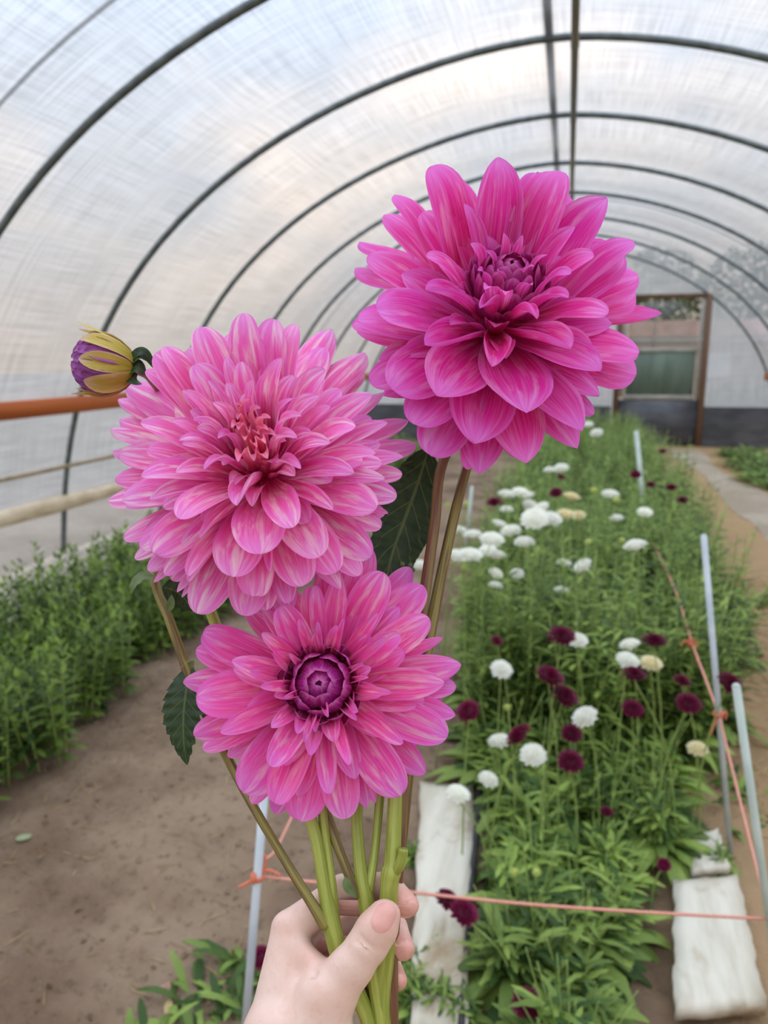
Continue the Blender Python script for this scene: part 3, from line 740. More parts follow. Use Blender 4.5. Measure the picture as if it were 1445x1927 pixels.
BURG = [(1056, 1200, 40, 'large burgundy scabiosa flower with a white one at its right'), (1231, 1210, 38, 'flat burgundy scabiosa flower near the orange twine knot'), (1033, 1276, 44, 'large round burgundy scabiosa flower, upper left of a touching pair'),
        (1061, 1313, 42, 'burgundy scabiosa flower, lower right of a touching pair'), (1192, 1272, 36, 'dark purple scabiosa flower directly below two white ones'), (1371, 1288, 38, 'burgundy scabiosa flower between the two right stakes'), (1282, 1283, 26, 'faded small purple scabiosa flower left of the right stakes'),
        (1295, 1326, 36, 'dark purple scabiosa flower left of the orange knot on the stake'), (1190, 1336, 32, 'dark burgundy scabiosa flower partly hidden by leaves'), (881, 1341, 38, 'burgundy scabiosa flower right beside the lowest pink dahlia'), (978, 1387, 42, 'burgundy scabiosa flower between two white ones'),
        (1073, 1435, 38, 'round burgundy scabiosa flower lowest in the middle of the bed'), (1075, 1382, 30, 'faded reddish scabiosa flower just above a round burgundy one'), (840, 1695, 34, 'burgundy scabiosa flower behind the salmon twine over the left board'), (872, 1720, 44, 'burgundy scabiosa flower below the salmon twine at the left board edge'),
        (992, 1890, 44, 'burgundy scabiosa flower at the bottom of the bed among low leaves'), (1141, 1529, 20, 'tiny dark spent scabiosa flower above the low leaves'), (1249, 1628, 20, 'brown spent scabiosa head above the right board'), (490, 1803, 34, 'burgundy scabiosa flower behind the left stake beside the wrist'),
        (930, 948, 26, 'small burgundy scabiosa flower left of the far white cluster'), (1046, 929, 20, 'tiny burgundy scabiosa flower above the far white cluster'), (1263, 920, 22, 'small burgundy scabiosa flower at the right edge of the far bed'), (1284, 943, 18, 'tiny burgundy scabiosa flower overhanging the pale path'),
        (1196, 894, 16, 'tiny magenta red scabiosa flower touching the far stake'), (1224, 913, 14, 'tiny dull red scabiosa flower right of the far stake'), (1056, 899, 14, 'tiny burgundy scabiosa flower below two far white ones'), (1247, 851, 14, 'tiny red scabiosa flower farthest back by the dark skirt'), (934, 1207, 18, 'small dark scabiosa seed head left of the burgundy bloom')]
for u, v, px, lab in BURG: flower_at(u, v, px, 'burg', lab, 'burgundy scabiosa flowers')
BUDS = [(1118, 922), (1107, 1019), (874, 1067), (842, 950), (877, 947), (1171, 1016), (1160, 940), (955, 1330), (968, 1640), (1010, 1640), (800, 1020)]
for u, v in BUDS:
    flower_at(u, v, 13 if v < 1300 else 16, 'bud', 'small yellow green scabiosa bud on a thin stem in the bed, '+ordinal(BUDS, u, v), 'scabiosa buds')

# ---- boards, stakes, twine, drip line
def board(name, C4, th, lab):
    c = np.mean(C4, axis=0); o_ = []
    a, b, c2, d = [np.array(q) for q in C4]          # near-left, near-right, far-right, far-left
    nx, ny = 7, 22; V = []
    for lay, zz in ((0, 0.0), (1, th)):
        for j in range(ny):
            for i in range(nx):
                s, t = i/(nx-1), j/(ny-1); q = (a*(1-s)+b*s)*(1-t)+(d*(1-s)+c2*s)*t
                edge = (0.003*math.sin(t*17+1)+.002*math.sin(t*41))*(1 if i in (0, nx-1) else 0)
                rnd_ = 0.006 if (i in (0, nx-1) or j in (0, ny-1)) and lay else 0
                V.append((q[0]-c[0]+edge, q[1]-c[1], zz-rnd_+0.003*math.sin(i*2+j*.7)))
    Fc = []; m = nx*ny
    for j in range(ny-1):
        for i in range(nx-1):
            k0 = j*nx+i; Fc += [(m+k0, m+k0+1, m+k0+nx+1, m+k0+nx), (k0, k0+nx, k0+nx+1, k0+1)]
    rim = [i for i in range(nx)]+[j*nx+nx-1 for j in range(1, ny)]+[(ny-1)*nx+i for i in range(nx-2, -1, -1)]+[j*nx for j in range(ny-2, 0, -1)]
    for p, q in zip(rim, rim[1:]+rim[:1]): Fc.append((p, q, m+q, m+p))
    o = obj(name, mesh_from(name, V, Fc, M['board']), None, (c[0], c[1], .012)); tag(o, lab, 'board', 'whitewashed boards in the bed')
Z = .035
board('board', [on_z(770, 1930, Z), on_z(878, 1930, Z), on_z(892, 1480, Z), on_z(792, 1472, Z)], .03, 'long whitewashed board on the soil behind the hand, left of the leafy bed')
board('board', [on_z(1268, 1905, Z), on_z(1440, 1893, Z), on_z(1388, 1650, Z), on_z(1268, 1660, Z)], .035, 'wide whitewashed board at the lower right beneath the twine')
board('board', [on_z(1300, 1642, Z), on_z(1372, 1632, Z), on_z(1352, 1560, Z), on_z(1300, 1575, Z)], .03, 'short broken white board half under leaves above the lower right board')
mb = MB(); q = [on_z(u, v, .03) for u, v in [(868, 1935), (872, 1800), (884, 1690), (893, 1600), (900, 1530), (905, 1480)]]
mb.tube(q, .010, 8); tag(mb.build('drip_tube', M['drip']), 'black drip irrigation tube along the left board edge', 'tube')

def stake(top, bot, rad, mat, lab):
    b, t = np.array(bot), np.array(top); d = nrm(t-b)
    mb = MB(); mb.tube([b-d*.05-b, t-b], rad, 12, spline=False); V, Fc, UV = tube_geo(np.array([t-b-d*.001, t-b+d*.003]), np.array([rad, rad*.7]), 12); mb.add(V, Fc, UV)
    o = mb.build('stake', M[mat], loc=tuple(b)); tag(o, lab, 'stake', 'conduit stakes along the bed'); return o
B1 = on_z(1374, 1600, 0); D1 = np.dot(B1-CAM, FW); T1 = pt(1324, 1008, D1*.93)
stake(T1, B1, .0085, 'pvc', 'tall grey white stake with an orange knot, right of the middle bed')
B2 = on_z(1480, 1960, 0); D2 = np.dot(B2-CAM, FW); T2 = pt(1385, 1290, D2*.9)
stake(T2, B2, .0080, 'pvc_green', 'pale greenish stake nearest the right edge, topped beside a burgundy bloom')
B3 = on_z(1222, 1075, 0); D3 = np.dot(B3-CAM, FW); T3 = pt(1197, 811, D3*.99)
stake(T3, B3, .016, 'pvc_green', 'weathered pale stake leaning in the far part of the middle bed')
B0 = on_z(452, 2060, 0); D0 = np.dot(B0-CAM, FW); T0 = pt(497, 1490, D0*.92)
stake(T0, B0, .0082, 'pvc', 'bluish grey stake rising behind the wrist at the lower left')
B4 = on_z(875, 1060, 0); D4 = np.dot(B4-CAM, FW); T4 = pt(888, 915, D4)
stake(T4, B4, .012, 'pvc_green', 'thin weathered stake partly hidden right of the brown dahlia stems')

def twine(pts, rad, mat, lab, name='twine'):
    mb = MB(); mb.tube(pts, rad, 6, 5); tag(mb.build(name, M[mat]), lab, 'twine'); 
def lerp(a, b, t): return np.array(a)*(1-t)+np.array(b)*t
def on_stake(B, T, u, v):                                   # the point of a stake seen at a row of the picture
    best = min(np.linspace(0, 1, 400), key=lambda s: abs((lambda q: 963.5-F*np.dot(q-CAM, UP)/np.dot(q-CAM, FW))(lerp(B, T, s))-v)); return lerp(B, T, best)
S0 = on_stake(B0, T0, 485, 1650); S2 = on_stake(B2, T2, 1447, 1730)
sag = lerp(S0, S2, .5)-np.array([0, 0, .012])
twine([S0+RT*.004, lerp(S0, S2, .25)-np.array([0, 0, .006]), sag, lerp(S0, S2, .75)-np.array([0, 0, .008]), S2], .0032, 'twine', 'taut salmon twine stretched across the bed behind the hand')
S1 = on_stake(B1, T1, 1350, 1345)
K3 = pt(1303, 1212, np.dot(S1-CAM, FW)*1.18)
twine([S2-UP*.0, lerp(S2, S1, .5), S1], .0034, 'twine', 'salmon twine running down from the orange knot between the right stakes')
S3 = on_stake(B3, T3, 1213, 990)
twine([S1, lerp(S1, K3, .5), K3, pt(1268, 1105, np.dot(K3-CAM, FW)*1.2), lerp(pt(1268, 1105, np.dot(K3-CAM, FW)*1.2), S3, .6), S3], .004, 'twine', 'salmon twine along the far right edge of the middle bed')
P5 = pt(985, 1042, D3*.8); twine([S3, lerp(S3, P5, .5)-np.array([0, 0, .03]), P5], .004, 'twine_orange', 'faint orange twine crossing the far bed from the leaning stake')
def knot(c, r, mat, tails, lab):
    t = tag(empty('twine_knot', tuple(c)), lab, 'knot'); mb = MB()
    for a in range(4):
        th = np.linspace(0, 6.28, 12); R_ = r*(.75+.12*a); ax = nrm(rg.normal(size=3)*.5+np.array([0, 0, 1])); e1 = nrm(np.cross(ax, [1, .3, 0])); e2 = np.cross(ax, e1)
        mb.tube([e1*R_*math.cos(q)+e2*R_*math.sin(q)+ax*(a-1.5)*r*.35 for q in th], .0028, 6, 2)
    mb.build('loop', M[mat], t)
    for tp in tails:
        m2 = MB(); m2.tube([np.zeros(3), np.array(tp[0]), np.array(tp[1])], [.003, .003, .0022], 6, 5); m2.build('tail', M[mat], t)
d0 = np.dot(S0-CAM, FW)/F
knot(S0, .011, 'twine_orange', [((-22*RT-14*UP)*d0, (-36*RT-20*UP)*d0), ((14*RT+22*UP)*d0, (14*RT+42*UP)*d0), ((20*RT+12*UP)*d0, (44*RT+2*UP)*d0)], 'orange twine knot with frayed ends on the lower left stake')
twine([S0+(12*RT+30*UP)*d0, pt(518, 1600, d0*F*1.02), pt(548, 1540, d0*F*1.06), pt(580, 1470, d0*F*1.1)], .003, 'twine', 'dull pink twine rising from the left stake knot behind the lowest dahlia')
d1 = np.dot(S1-CAM, FW)/F
knot(S1, .012, 'twine_orange', [((-8*RT-18*UP)*d1, (-16*RT-38*UP)*d1), ((14*RT+4*UP)*d1, (12*RT-10*UP)*d1)], 'orange twine knot on the tall right stake')
d3 = np.dot(K3-CAM, FW)/F
knot(K3, .014, 'twine_orange', [((-14*RT+6*UP)*d3, (-22*RT-4*UP)*d3), ((6*RT-16*UP)*d3, (8*RT-34*UP)*d3)], 'orange twine knot near the bed edge above the tall right stake knot')

# straw and bits on the soil
mb = MB()
for i in range(900):
    a, b = rg.uniform(.75, 1.75), rg.uniform(2.3, 5.2)
    if rg.random() > .35+.65*float(vnoise(np.array(a*3), np.array(b*3), 9)): continue
    th = rg.random()*6.28; ln = .06+.14*rg.random(); d = np.array([math.cos(th), math.sin(th), 0]); p = np.array([a, b, gz(a, b)+.006+.01*rg.random()]); bend = np.array([-d[1], d[0], .25])*ln*.2*rg.normal()
    V, Fc, UV = tube_geo(np.array([p-d*ln/2, p+bend, p+d*ln/2+np.array([0, 0, .01*rg.random()])]), np.array([.0014]*3), 4); mb.add(V, Fc, UV)
for i in range(260):
    a, b = rg.uniform(-1.7, -.3), rg.uniform(1.2, 3.4); th = rg.random()*6.28; ln = .02+.05*rg.random(); d = np.array([math.cos(th), math.sin(th), 0]); p = np.array([a, b, gz(a, b)+.004])
    V, Fc, UV = tube_geo(np.array([p-d*ln/2, p+d*ln/2]), np.array([.0011]*2), 4); mb.add(V, Fc, UV)
tag(mb.build('straw', M['straw']), 'dry straw strewn over the tan soil right of the bed', 'straw', None, 'stuff')
mb = MB()
for i in range(1500):
    a, b = rg.uniform(-1.75, -.2), rg.uniform(1.0, 3.6); s = .003+.010*rg.random()**3
    P = nrm(rg.normal(size=3)); V = [np.array([a, b, gz(a, b)+s*.2])+s*(np.array(q)+rg.normal(size=3)*.2) for q in [(1, 0, 0), (-1, 0, 0), (0, 1, 0), (0, -1, 0), (0, 0, .8), (0, 0, -.8)]]
    mb.add(V, [(0, 2, 4), (2, 1, 4), (1, 3, 4), (3, 0, 4), (2, 0, 5), (1, 2, 5), (3, 1, 5), (0, 3, 5)])
tag(mb.build('soil_crumbs', M['soil'], smooth=False), 'loose crumbs of brown soil on the bare ground at the left', 'soil', None, 'stuff')
def lying_leaf(u, v, ln, wd, rz, mat, lab):
    q = on_z(u, v, .0); mb = MB(); leafblade(mb, (0, 0, 0), (math.cos(rz), math.sin(rz), .25), ln, wd, .7, n=7)
    o = mb.build('fallen_leaf', M[mat], loc=(q[0], q[1], gz(q[0], q[1])+.008)); tag(o, lab, 'leaf')
lying_leaf(30, 1575, .05, .02, 1.2, 'pale_leaf', 'pale green fallen leaf on the bare soil at the left edge')
lying_leaf(300, 1840, .055, .017, .3, 'dry_leaf', 'dry pinkish fallen leaf on the soil near the bottom')
lying_leaf(318, 1860, .05, .010, -1.2, 'straw', 'dry tan leaf scrap beside the pinkish fallen leaf')

# ------------------------------------------------------------------ dahlias
def petal_geo(P0, P1, P2, P3, axis, rad, width, k0, k1, shape='round', twist=0.0, wave=0.0, keel=0.0, nu=16, nv=8, tipcurl=0.0, ball=None):
    """One petal: a midrib curve, an outline along it and a curl across it."""
    P0, P1, P2, P3 = map(np.asarray, (P0, P1, P2, P3))
    V, UV = [], []
    ts = np.sin(np.linspace(0, 1, nu+1)*math.pi/2)**1.12
    ph = random.random()*6.28; ph2 = random.random()*6.28; asym = random.uniform(-.3, .3)
    for t in ts:
        q = (1-t)**3*P0+3*(1-t)**2*t*P1+3*(1-t)*t*t*P2+t**3*P3
        T = nrm(3*(1-t)**2*(P1-P0)+6*(1-t)*t*(P2-P1)+3*t*t*(P3-P2))
        S = nrm(np.cross(axis, rad)); S = nrm(S-T*np.dot(S, T)); N = np.cross(T, S)
        if ball is not None:
            N = nrm(q-ball); N = nrm(N-T*np.dot(N, T)); S = np.cross(N, T)
        a = twist*t; S, N = S*math.cos(a)+N*math.sin(a), N*math.cos(a)-S*math.sin(a)
        if shape == 'point':
            w = (0.36+0.64*math.sin(math.pi/2*min(1, t/.60))**1.2) if t < .60 else max(0, 1-((t-.60)/.40)**2.2)**0.78
        elif shape == 'narrow':
            w = (0.40+0.60*math.sin(math.pi/2*min(1, t/.55))) if t < .55 else max(0, 1-((t-.55)/.45)**2.4)**0.62
        else:
            w = (0.36+0.64*math.sin(math.pi/2*min(1, t/.66))**1.1) if t < .66 else max(0, 1-((t-.66)/.34)**2.4)**0.46
        w = max(w, .03)*width/2
        kap = k0*(1-t)+k1*t; kap = kap if abs(kap) > .03 else .03
        for j in range(nv+1):
            s = 2*j/nv-1
            x_ = w*math.sin(kap*s)/kap; y_ = w*(1-math.cos(kap*s))/kap
            if s*asym > 0: y_ *= 1+abs(asym)
            y_ += wave*width*math.sin(7*t+ph+(1.3 if s > 0 else 0))*s*s*min(1, t*1.6)
            y_ += -keel*w*math.exp(-(s/.22)**2)*math.sin(math.pi*min(1, t*1.1)) + 0.02*width*math.sin(s*8+ph2)*math.sin(math.pi*t) + 0.014*width*math.sin(s*17+ph)*math.sin(math.pi*t)
            if tipcurl: y_ += tipcurl*width*max(0, (t-.75)/.25)**2
            V.append(q+S*x_+N*y_); UV.append((s*.5+.5, t))
    n = nv+1
    Fc = [(i*n+j, i*n+j+1, (i+1)*n+j+1, (i+1)*n+j) for i in range(nu) for j in range(nv)]
    return V, Fc, UV

class Flower:
    def __init__(f, root, c, depth, R_px, H_, tilt, origin, mat, pw=2.4, ring=.12, wide=1.1):
        f.root = root; f.o = np.array(root.location)
        f.C = pt(c[0], c[1], depth); f.depth = depth; f.R = R_px*depth/F; f.H = H_*f.R; f.pw = pw
        f.n = nrm(RT*tilt[0]+UP*tilt[1]-FW*math.sqrt(max(.05, 1-tilt[0]**2-tilt[1]**2)))
        f.mat = mat; f.count = 0; f.ring = ring; f.low = .2; f.wide = wide
    def dome(f, rho):
        return f.H*(1-min(rho, 1)**f.pw) - (max(0, rho-1)*1.1)*f.R
    def tip(f, u, v, dz):
        d = ray(u, v); best, bg = None, 1e9
        for z in np.linspace(f.depth-1.2*f.R, f.depth+1.1*f.R, 320):
            P = CAM+d*z-f.C; h = np.dot(P, f.n); r = np.linalg.norm(P-f.n*h)
            g = h-(f.dome(r/f.R)+dz*f.R)
            if g < 0: return P
            if g < bg: bg, best = g, P
        return best
    def petal(f, P, width, dz=0.0, cup=None, shape='round', curl=0.0, mat=None, rise=None, down=None, twist=None, tipcurl=0.0, keel=None, name='petal', nu=16, nv=8):
        """P: tip relative to the flower's centre."""
        h = np.dot(P, f.n); rv = P-f.n*h; r = np.linalg.norm(rv); rad = rv/(r+1e-9); rho = r/f.R
        zb = f.R*(-0.22+0.34*max(0, 1-rho)+dz*.5)
        b = f.n*zb+rad*min(f.R*(.06+f.ring*max(0, 1-1.6*rho)), .62*r)
        L = np.linalg.norm(P-b)
        th = min(1.25, .25+1.15*rho) if rise is None else rise          # polar angle in which it leaves the centre
        d0 = f.n*math.cos(th)+rad*math.sin(th)
        the = min(2.1, 1.0+.75*rho) if down is None else down             # and in which its tip points
        d1 = f.n*math.cos(the)+rad*math.sin(the)
        P1 = b+d0*L*.40; P2 = P-d1*L*.32
        k0 = 1.25-.75*min(1, rho) if cup is None else max(.9, cup*.9); k1 = (1.0-1.2*rho) if cup is None else cup
        tw = random.uniform(-.25, .25) if twist is None else twist
        V, Fc, UV = petal_geo(b, P1, P2, P, f.n, rad, width, k0, k1, shape, tw, random.uniform(.012, .045)+curl, random.uniform(0, .10) if keel is None else keel, nu, nv, tipcurl)
        me = mesh_from(name, [np.array(q)+f.C-f.o for q in V], Fc, mat or f.mat, UV)
        o = obj(name, me, f.root); f.count += 1; return o
    def put(f, u, v, wpx, dz=0.0, **kw):
        P = f.tip(u, v, dz); h = np.dot(P, f.n); rho = np.linalg.norm(P-f.n*h)/f.R
        if rho < .36 and dz > 0: dz *= f.low; P = f.tip(u, v, dz)
        dep = np.dot(P+f.C-CAM, FW)
        return f.petal(P, wpx*dep/F*f.wide, dz, **kw)
    def fill(f, n, rho0, rho1, wpx, dz, **kw):
        for i in range(n):
            a = i*2.39996+random.random()*.4; rho = rho0+(rho1-rho0)*(i+.5)/n
            e1 = nrm(np.cross(f.n, UP+.01*RT)); e2 = np.cross(f.n, e1)
            P = (e1*math.cos(a)+e2*math.sin(a))*rho*f.R+f.n*(f.dome(rho)+dz*f.R)
            f.petal(P, wpx*f.depth/F*random.uniform(.85, 1.1), dz, **kw)
    def bud(f, N, rb, h0, mat, c=None, lo=.12, hi=1.5, wk=1.0, opening=0.0, name='floret'):
        """the tight centre: scales on a small ball, their tips meeting at its pole"""
        ax = f.n
        base = f.n*h0 if c is None else c
        e1 = nrm(np.cross(ax, UP+.01*RT)); e2 = np.cross(ax, e1)
        rings = []; k_ = 0; tot = 0
        while tot < N:
            m_ = 5+2*k_; th_ = lo+(.27+.02*k_)*k_; rings += [(th_, 6.283*(i+.5*(k_ % 2)+.3*random.random())/m_+k_*.4, k_, m_) for i in range(m_)]; tot += m_; k_ += 1
        for th, a, k_, m_ in rings:
            fr = min(1, k_/4); th = th+random.uniform(-.07, .07)*(1 if k_ else .5)
            rad = e1*math.cos(a)+e2*math.sin(a)
            R1 = rb*(.84+.36*fr)*random.uniform(.98, 1.03)
            span = .62+.25*fr
            sp = lambda q, R_: base+(ax*math.cos(q)+rad*math.sin(q))*R_
            P3 = sp(th, R1*1.10)+(rad*rb*opening*fr+ax*rb*.10*fr)
            P0 = sp(min(2.2, th+span+.55), R1*.82); P1 = sp(min(2.1, th+span*.75+.3), R1*1.02); P2 = sp(th+span*.3, R1*1.06)
            w = rb*(.74+.02*k_)*wk
            V, Fc, UV = petal_geo(P0, P1, P2, P3, ax, rad, w, -.9, -.75 if opening < .3 else .9, 'point', random.uniform(-.12, .12), .02, -.10, 10, 6, ball=base-ax*rb*.05)
            me = mesh_from(name, [np.array(q)+f.C-f.o for q in V], Fc, mat, UV); obj(name, me, f.root); f.count += 1
        th = np.linspace(0, math.pi, 9)
        Vc, Fk, _ = tube_geo(np.array([base-ax*rb*.55*math.cos(a) for a in th])+f.C-f.o, np.array([rb*.55*math.sin(a)+1e-4 for a in th]), 14)
        obj('disc', mesh_from('disc', Vc, Fk, mat), f.root)

def stem_part(root, pts, mat, name='stem', n=12, sub=6):
    """pts: (u, v, depth, radius in metres)"""
    o0 = np.array(root.location)
    P = [pt(a, b, d)-o0 for a, b, d, r in pts]; mb = MB(); mb.tube(P, [q[3] for q in pts], n, sub)
    return mb.build(name, M[mat], root)
def leaf_part(root, mid, width, mat, normal, name='leaf', teeth=9, depth_t=.16, fold=.25, droop=0.0, stalk=True):
    o0 = np.array(root.location); P, _ = crom([q-o0 for q in mid], 0.001, 14); n = len(P); V, UV = [], []
    T = np.gradient(P, axis=0); L = np.r_[0, np.cumsum(np.linalg.norm(np.diff(P, axis=0), axis=1))]; L /= L[-1]
    for i in range(n):
        t = L[i]; tv = nrm(T[i]); N = nrm(np.asarray(normal)-tv*np.dot(normal, tv)); S = np.cross(tv, N)
        w = math.sin(math.pi*min(1, t**.75*.98+.02))**.85*(1-.15*t)*width/2
        saw = (t*teeth) % 1.0; wt = w*(1-depth_t*(1-saw)**1.0*.9) if stalk else w
        for j in range(-5, 6):
            s = j/5; x_ = s*(w if abs(j) < 4 else (w*.8+(wt-w*.8) if abs(j) == 5 else w*.82))
            back = T[i]/np.linalg.norm(T[i])*(-0.22*abs(x_))          # veins run forward from the midrib
            V.append(P[i]+S*x_-back*.6+N*(fold*abs(x_)+.05*w*math.sin(t*teeth*6.28)*abs(s))); UV.append((s*.5+.5, t))
    Fc = [(i*11+j, i*11+j+1, (i+1)*11+j+1, (i+1)*11+j) for i in range(n-1) for j in range(10)]
    return obj(name, mesh_from(name, V, Fc, M[mat], UV), root)

HD = 0.44                                        # the hand and the bunch of stems
# ---- first dahlia: large magenta, upper right
Z1 = lambda X, Y: (640+X/2.3306, 270+Y/2.3308)
d1 = tag(empty('dahlia', pt(735, 1700, HD)), 'largest deep magenta dahlia with broad pointed petals, upper right of the held bunch', 'flower', 'pink dahlias in the hand')
f1 = Flower(d1, (938, 592), .495, 288, .50, (.06, .48), None, M['f1'], ring=.15, wide=1.2)
P1L = [  # x, y, width on the enlarged view, height offset, options
 (690, 62, 185, -.16, 'p'), (950, 118, 190, -.20, ''), (860, 128, 130, -.02, ''), (1168, 240, 190, -.16, 'p'), (1287, 430, 130, -.24, ''), (1235, 480, 230, -.08, ''), (1308, 575, 170, -.24, ''),
 (1296, 650, 200, -.06, ''), (1410, 745, 120, -.26, 'P'), (1312, 915, 200, -.10, ''), (1300, 1010, 210, -.24, ''), (1110, 1190, 90, -.32, ''), (1040, 1338, 170, -.26, 'p'), (1060, 1262, 205, -.06, 'p'),
 (815, 1402, 240, -.14, 'p'), (610, 1450, 190, -.26, 'p'), (555, 1430, 90, -.32, ''), (395, 1368, 210, -.20, ''), (592, 1316, 265, -.02, 'p'), (325, 1232, 215, -.12, ''), (430, 1108, 270, .06, 'p'),
 (815, 1182, 285, .08, 'p'), (228, 1080, 235, -.06, ''), (132, 1052, 150, -.24, ''), (52, 795, 110, -.28, ''), (75, 770, 190, -.14, ''), (160, 730, 225, 0, ''), (68, 545, 120, -.22, ''), (122, 492, 145, -.02, ''),
 (85, 430, 110, -.16, ''), (192, 312, 110, -.08, ''), (236, 225, 115, -.20, ''), (400, 100, 165, -.20, ''), (482, 148, 140, -.04, ''), (672, 146, 120, .04, 'p'), (995, 222, 130, .06, ''),
 (360, 302, 130, .06, ''), (545, 262, 80, .08, 'p'), (806, 280, 75, .12, 'p'), (1030, 365, 85, .12, 'p'), (1112, 488, 115, .08, ''), (376, 497, 105, .10, ''), (368, 660, 130, .12, 'c'),
 (572, 438, 85, .12, 'p'), (1012, 570, 85, .12, ''), (1000, 690, 95, .12, 'c'), (1175, 745, 125, .06, ''), (1142, 997, 185, .04, 'p'), (1003, 925, 170, .12, 'c'), (360, 905, 190, .10, 'c'), (655, 1000, 165, .14, 'c'),
 (612, 722, 120, .20, 'r'), (862, 770, 95, .22, 'r'), (632, 640, 70, .18, 'p'), (722, 666, 62, .16, 'p'), (842, 622, 62, .14, 'p'), (602, 555, 62, .14, 'p'), (716, 392, 52, .12, 'p'), (800, 402, 48, .12, 'p'), (910, 488, 48, .12, 'p'), (852, 540, 45, .12, 'p'),
 (640, 470, 55, .08, 'p'), (690, 560, 50, .05, 'p')]
def opts(s):
    kw = {}
    if 'p' in s: kw['shape'] = 'point'
    if 'P' in s: kw['shape'] = 'point'; kw['cup'] = 1.6; kw['down'] = 1.6
    if 'n' in s: kw['shape'] = 'narrow'
    if 'c' in s: kw['cup'] = 1.7; kw['down'] = 1.35; kw['tipcurl'] = .14
    if 'r' in s: kw['cup'] = 2.3; kw['down'] = 1.2
    if 'f' in s: kw['keel'] = .35; kw['cup'] = .9
    if 'b' in s: kw['tipcurl'] = -.18
    return kw
for X, Y, w, dz, s in P1L: f1.put(*Z1(X, Y), w/2.331, dz, **opts(s))
f1.fill(16, .62, .86, 78, -.26, shape='point'); f1.fill(14, .80, .93, 80, -.42, shape='point'); f1.fill(12, .34, .58, 50, -.14, shape='point')
f1.bud(44, f1.R*.21, f1.R*.25, M['b1'], lo=.05, wk=.85)

# ---- second dahlia: mottled pink ball, left
QA = lambda X, Y: (200+X/4.817, 580+Y/4.817)
QB = lambda X, Y: (480+X/4.661, 580+Y/4.661)
QC = lambda X, Y: (200+X/4.817, 860+Y/4.817)
QD = lambda X, Y: (480+X/4.661, 860+Y/4.661)
d2 = tag(empty('dahlia', pt(630, 1790, HD)), 'fullest light pink dahlia with many pale streaked petals, left of the held bunch', 'flower', 'pink dahlias in the hand')
f2 = Flower(d2, (490, 872), .462, 288, .60, (-.04, .47), None, M['f2'], 2.6, ring=.06, wide=1.3)
P2A = [(1240, 45, 250, -.26, ''), (850, 170, 280, -.26, ''), (1150, 225, 260, -.08, ''), (1390, 265, 160, .06, 'n'), (520, 350, 200, -.26, ''), (735, 368, 260, -.12, ''), (440, 408, 265, -.10, ''), (800, 512, 260, .04, ''),
 (388, 650, 260, -.02, 'n'), (178, 680, 270, -.16, ''), (108, 825, 170, -.28, ''), (118, 1005, 210, -.16, ''), (38, 1095, 185, -.26, ''), (312, 1040, 220, .02, 'n'), (124, 1312, 245, -.12, ''), (58, 1295, 170, -.28, ''), (660, 1203, 160, .06, 'n'),
 (716, 748, 130, .10, 'n'), (938, 662, 115, .14, 'c'), (966, 858, 140, .14, 'n'), (790, 1036, 120, .14, 'c'), (1090, 448, 115, .10, ''), (1222, 485, 150, .12, ''), (1106, 680, 110, .14, 'n'), (1330, 665, 130, .16, 'c'), (1258, 788, 95, .18, 'c'), (1012, 1195, 130, .14, 'c'), (360, 560, 150, -.30, '')]
P2B = [(165, 95, 240, -.26, ''), (345, 142, 190, -.02, ''), (660, 185, 240, -.26, ''), (580, 203, 190, -.12, ''), (602, 342, 205, .02, ''), (962, 388, 235, -.16, ''), (615, 540, 190, .10, ''), (228, 438, 180, .08, 'n'), (336, 590, 165, .14, 'n'), (562, 768, 170, .12, 'n'),
 (1132, 738, 150, -.22, 'p'), (1022, 752, 210, -.02, 'n'), (882, 1042, 220, .06, ''), (412, 962, 130, .18, 'c'), (1162, 1000, 150, -.10, 'n'), (1338, 985, 185, -.24, 'n'), (1408, 1198, 185, -.28, ''), (1298, 1302, 170, -.12, 'n'), (1058, 1272, 170, .02, 'n'), (658, 1185, 170, .12, 'n'), (378, 1155, 150, .20, 'c'), (330, 792, 105, .16, 'n'), (945, 560, 160, -.26, '')]
P2D = [(866, 142, 190, .08, 'n'), (1136, 192, 165, -.08, 'n'), (1242, 350, 220, -.22, ''), (1290, 150, 180, -.26, ''), (1062, 450, 290, -.02, ''), (1172, 505, 120, -.26, 'c'), (1105, 620, 200, -.28, ''), (1010, 878, 270, -.20, ''), (690, 487, 210, .14, 'c'), (332, 617, 260, .18, ''), (406, 122, 150, .22, 'c'),
 (562, 880, 320, .06, ''), (712, 1012, 300, -.06, ''), (922, 1035, 205, -.16, ''), (130, 1008, 160, .02, 'r'), (420, 1132, 320, -.04, ''), (752, 1162, 200, -.22, 'p'), (46, 850, 390, .12, ''), (290, 1285, 195, -.18, ''), (30, 1210, 250, -.08, 'b'), (100, 1345, 220, -.24, '')]
P2C = [(318, 180, 245, .04, 'n'), (142, 372, 290, -.12, ''), (18, 390, 230, -.22, ''), (170, 428, 180, -.28, ''), (75, 200, 190, -.20, ''), (393, 385, 185, -.04, 'n'), (672, 566, 315, .10, ''), (893, 130, 115, .18, 'c'), (1208, 472, 280, .20, 'c'), (848, 738, 175, .06, 'r'), (698, 825, 180, -.02, 'c'),
 (428, 872, 335, -.08, ''), (305, 822, 265, -.16, ''), (158, 742, 200, -.24, ''), (258, 922, 160, -.26, ''), (378, 1030, 195, -.24, ''), (530, 1070, 195, -.16, ''), (433, 1136, 115, -.26, 'n'), (640, 1135, 135, -.24, 'n'), (742, 1130, 115, -.10, 'f'), (682, 1272, 95, -.28, 'n'), (745, 1082, 180, -.06, 'f'),
 (828, 1422, 335, -.18, ''), (1150, 1087, 385, .04, ''), (1268, 1442, 335, -.18, ''), (1330, 1247, 290, -.06, 'b'), (640, 1225, 140, -.28, 'n')]
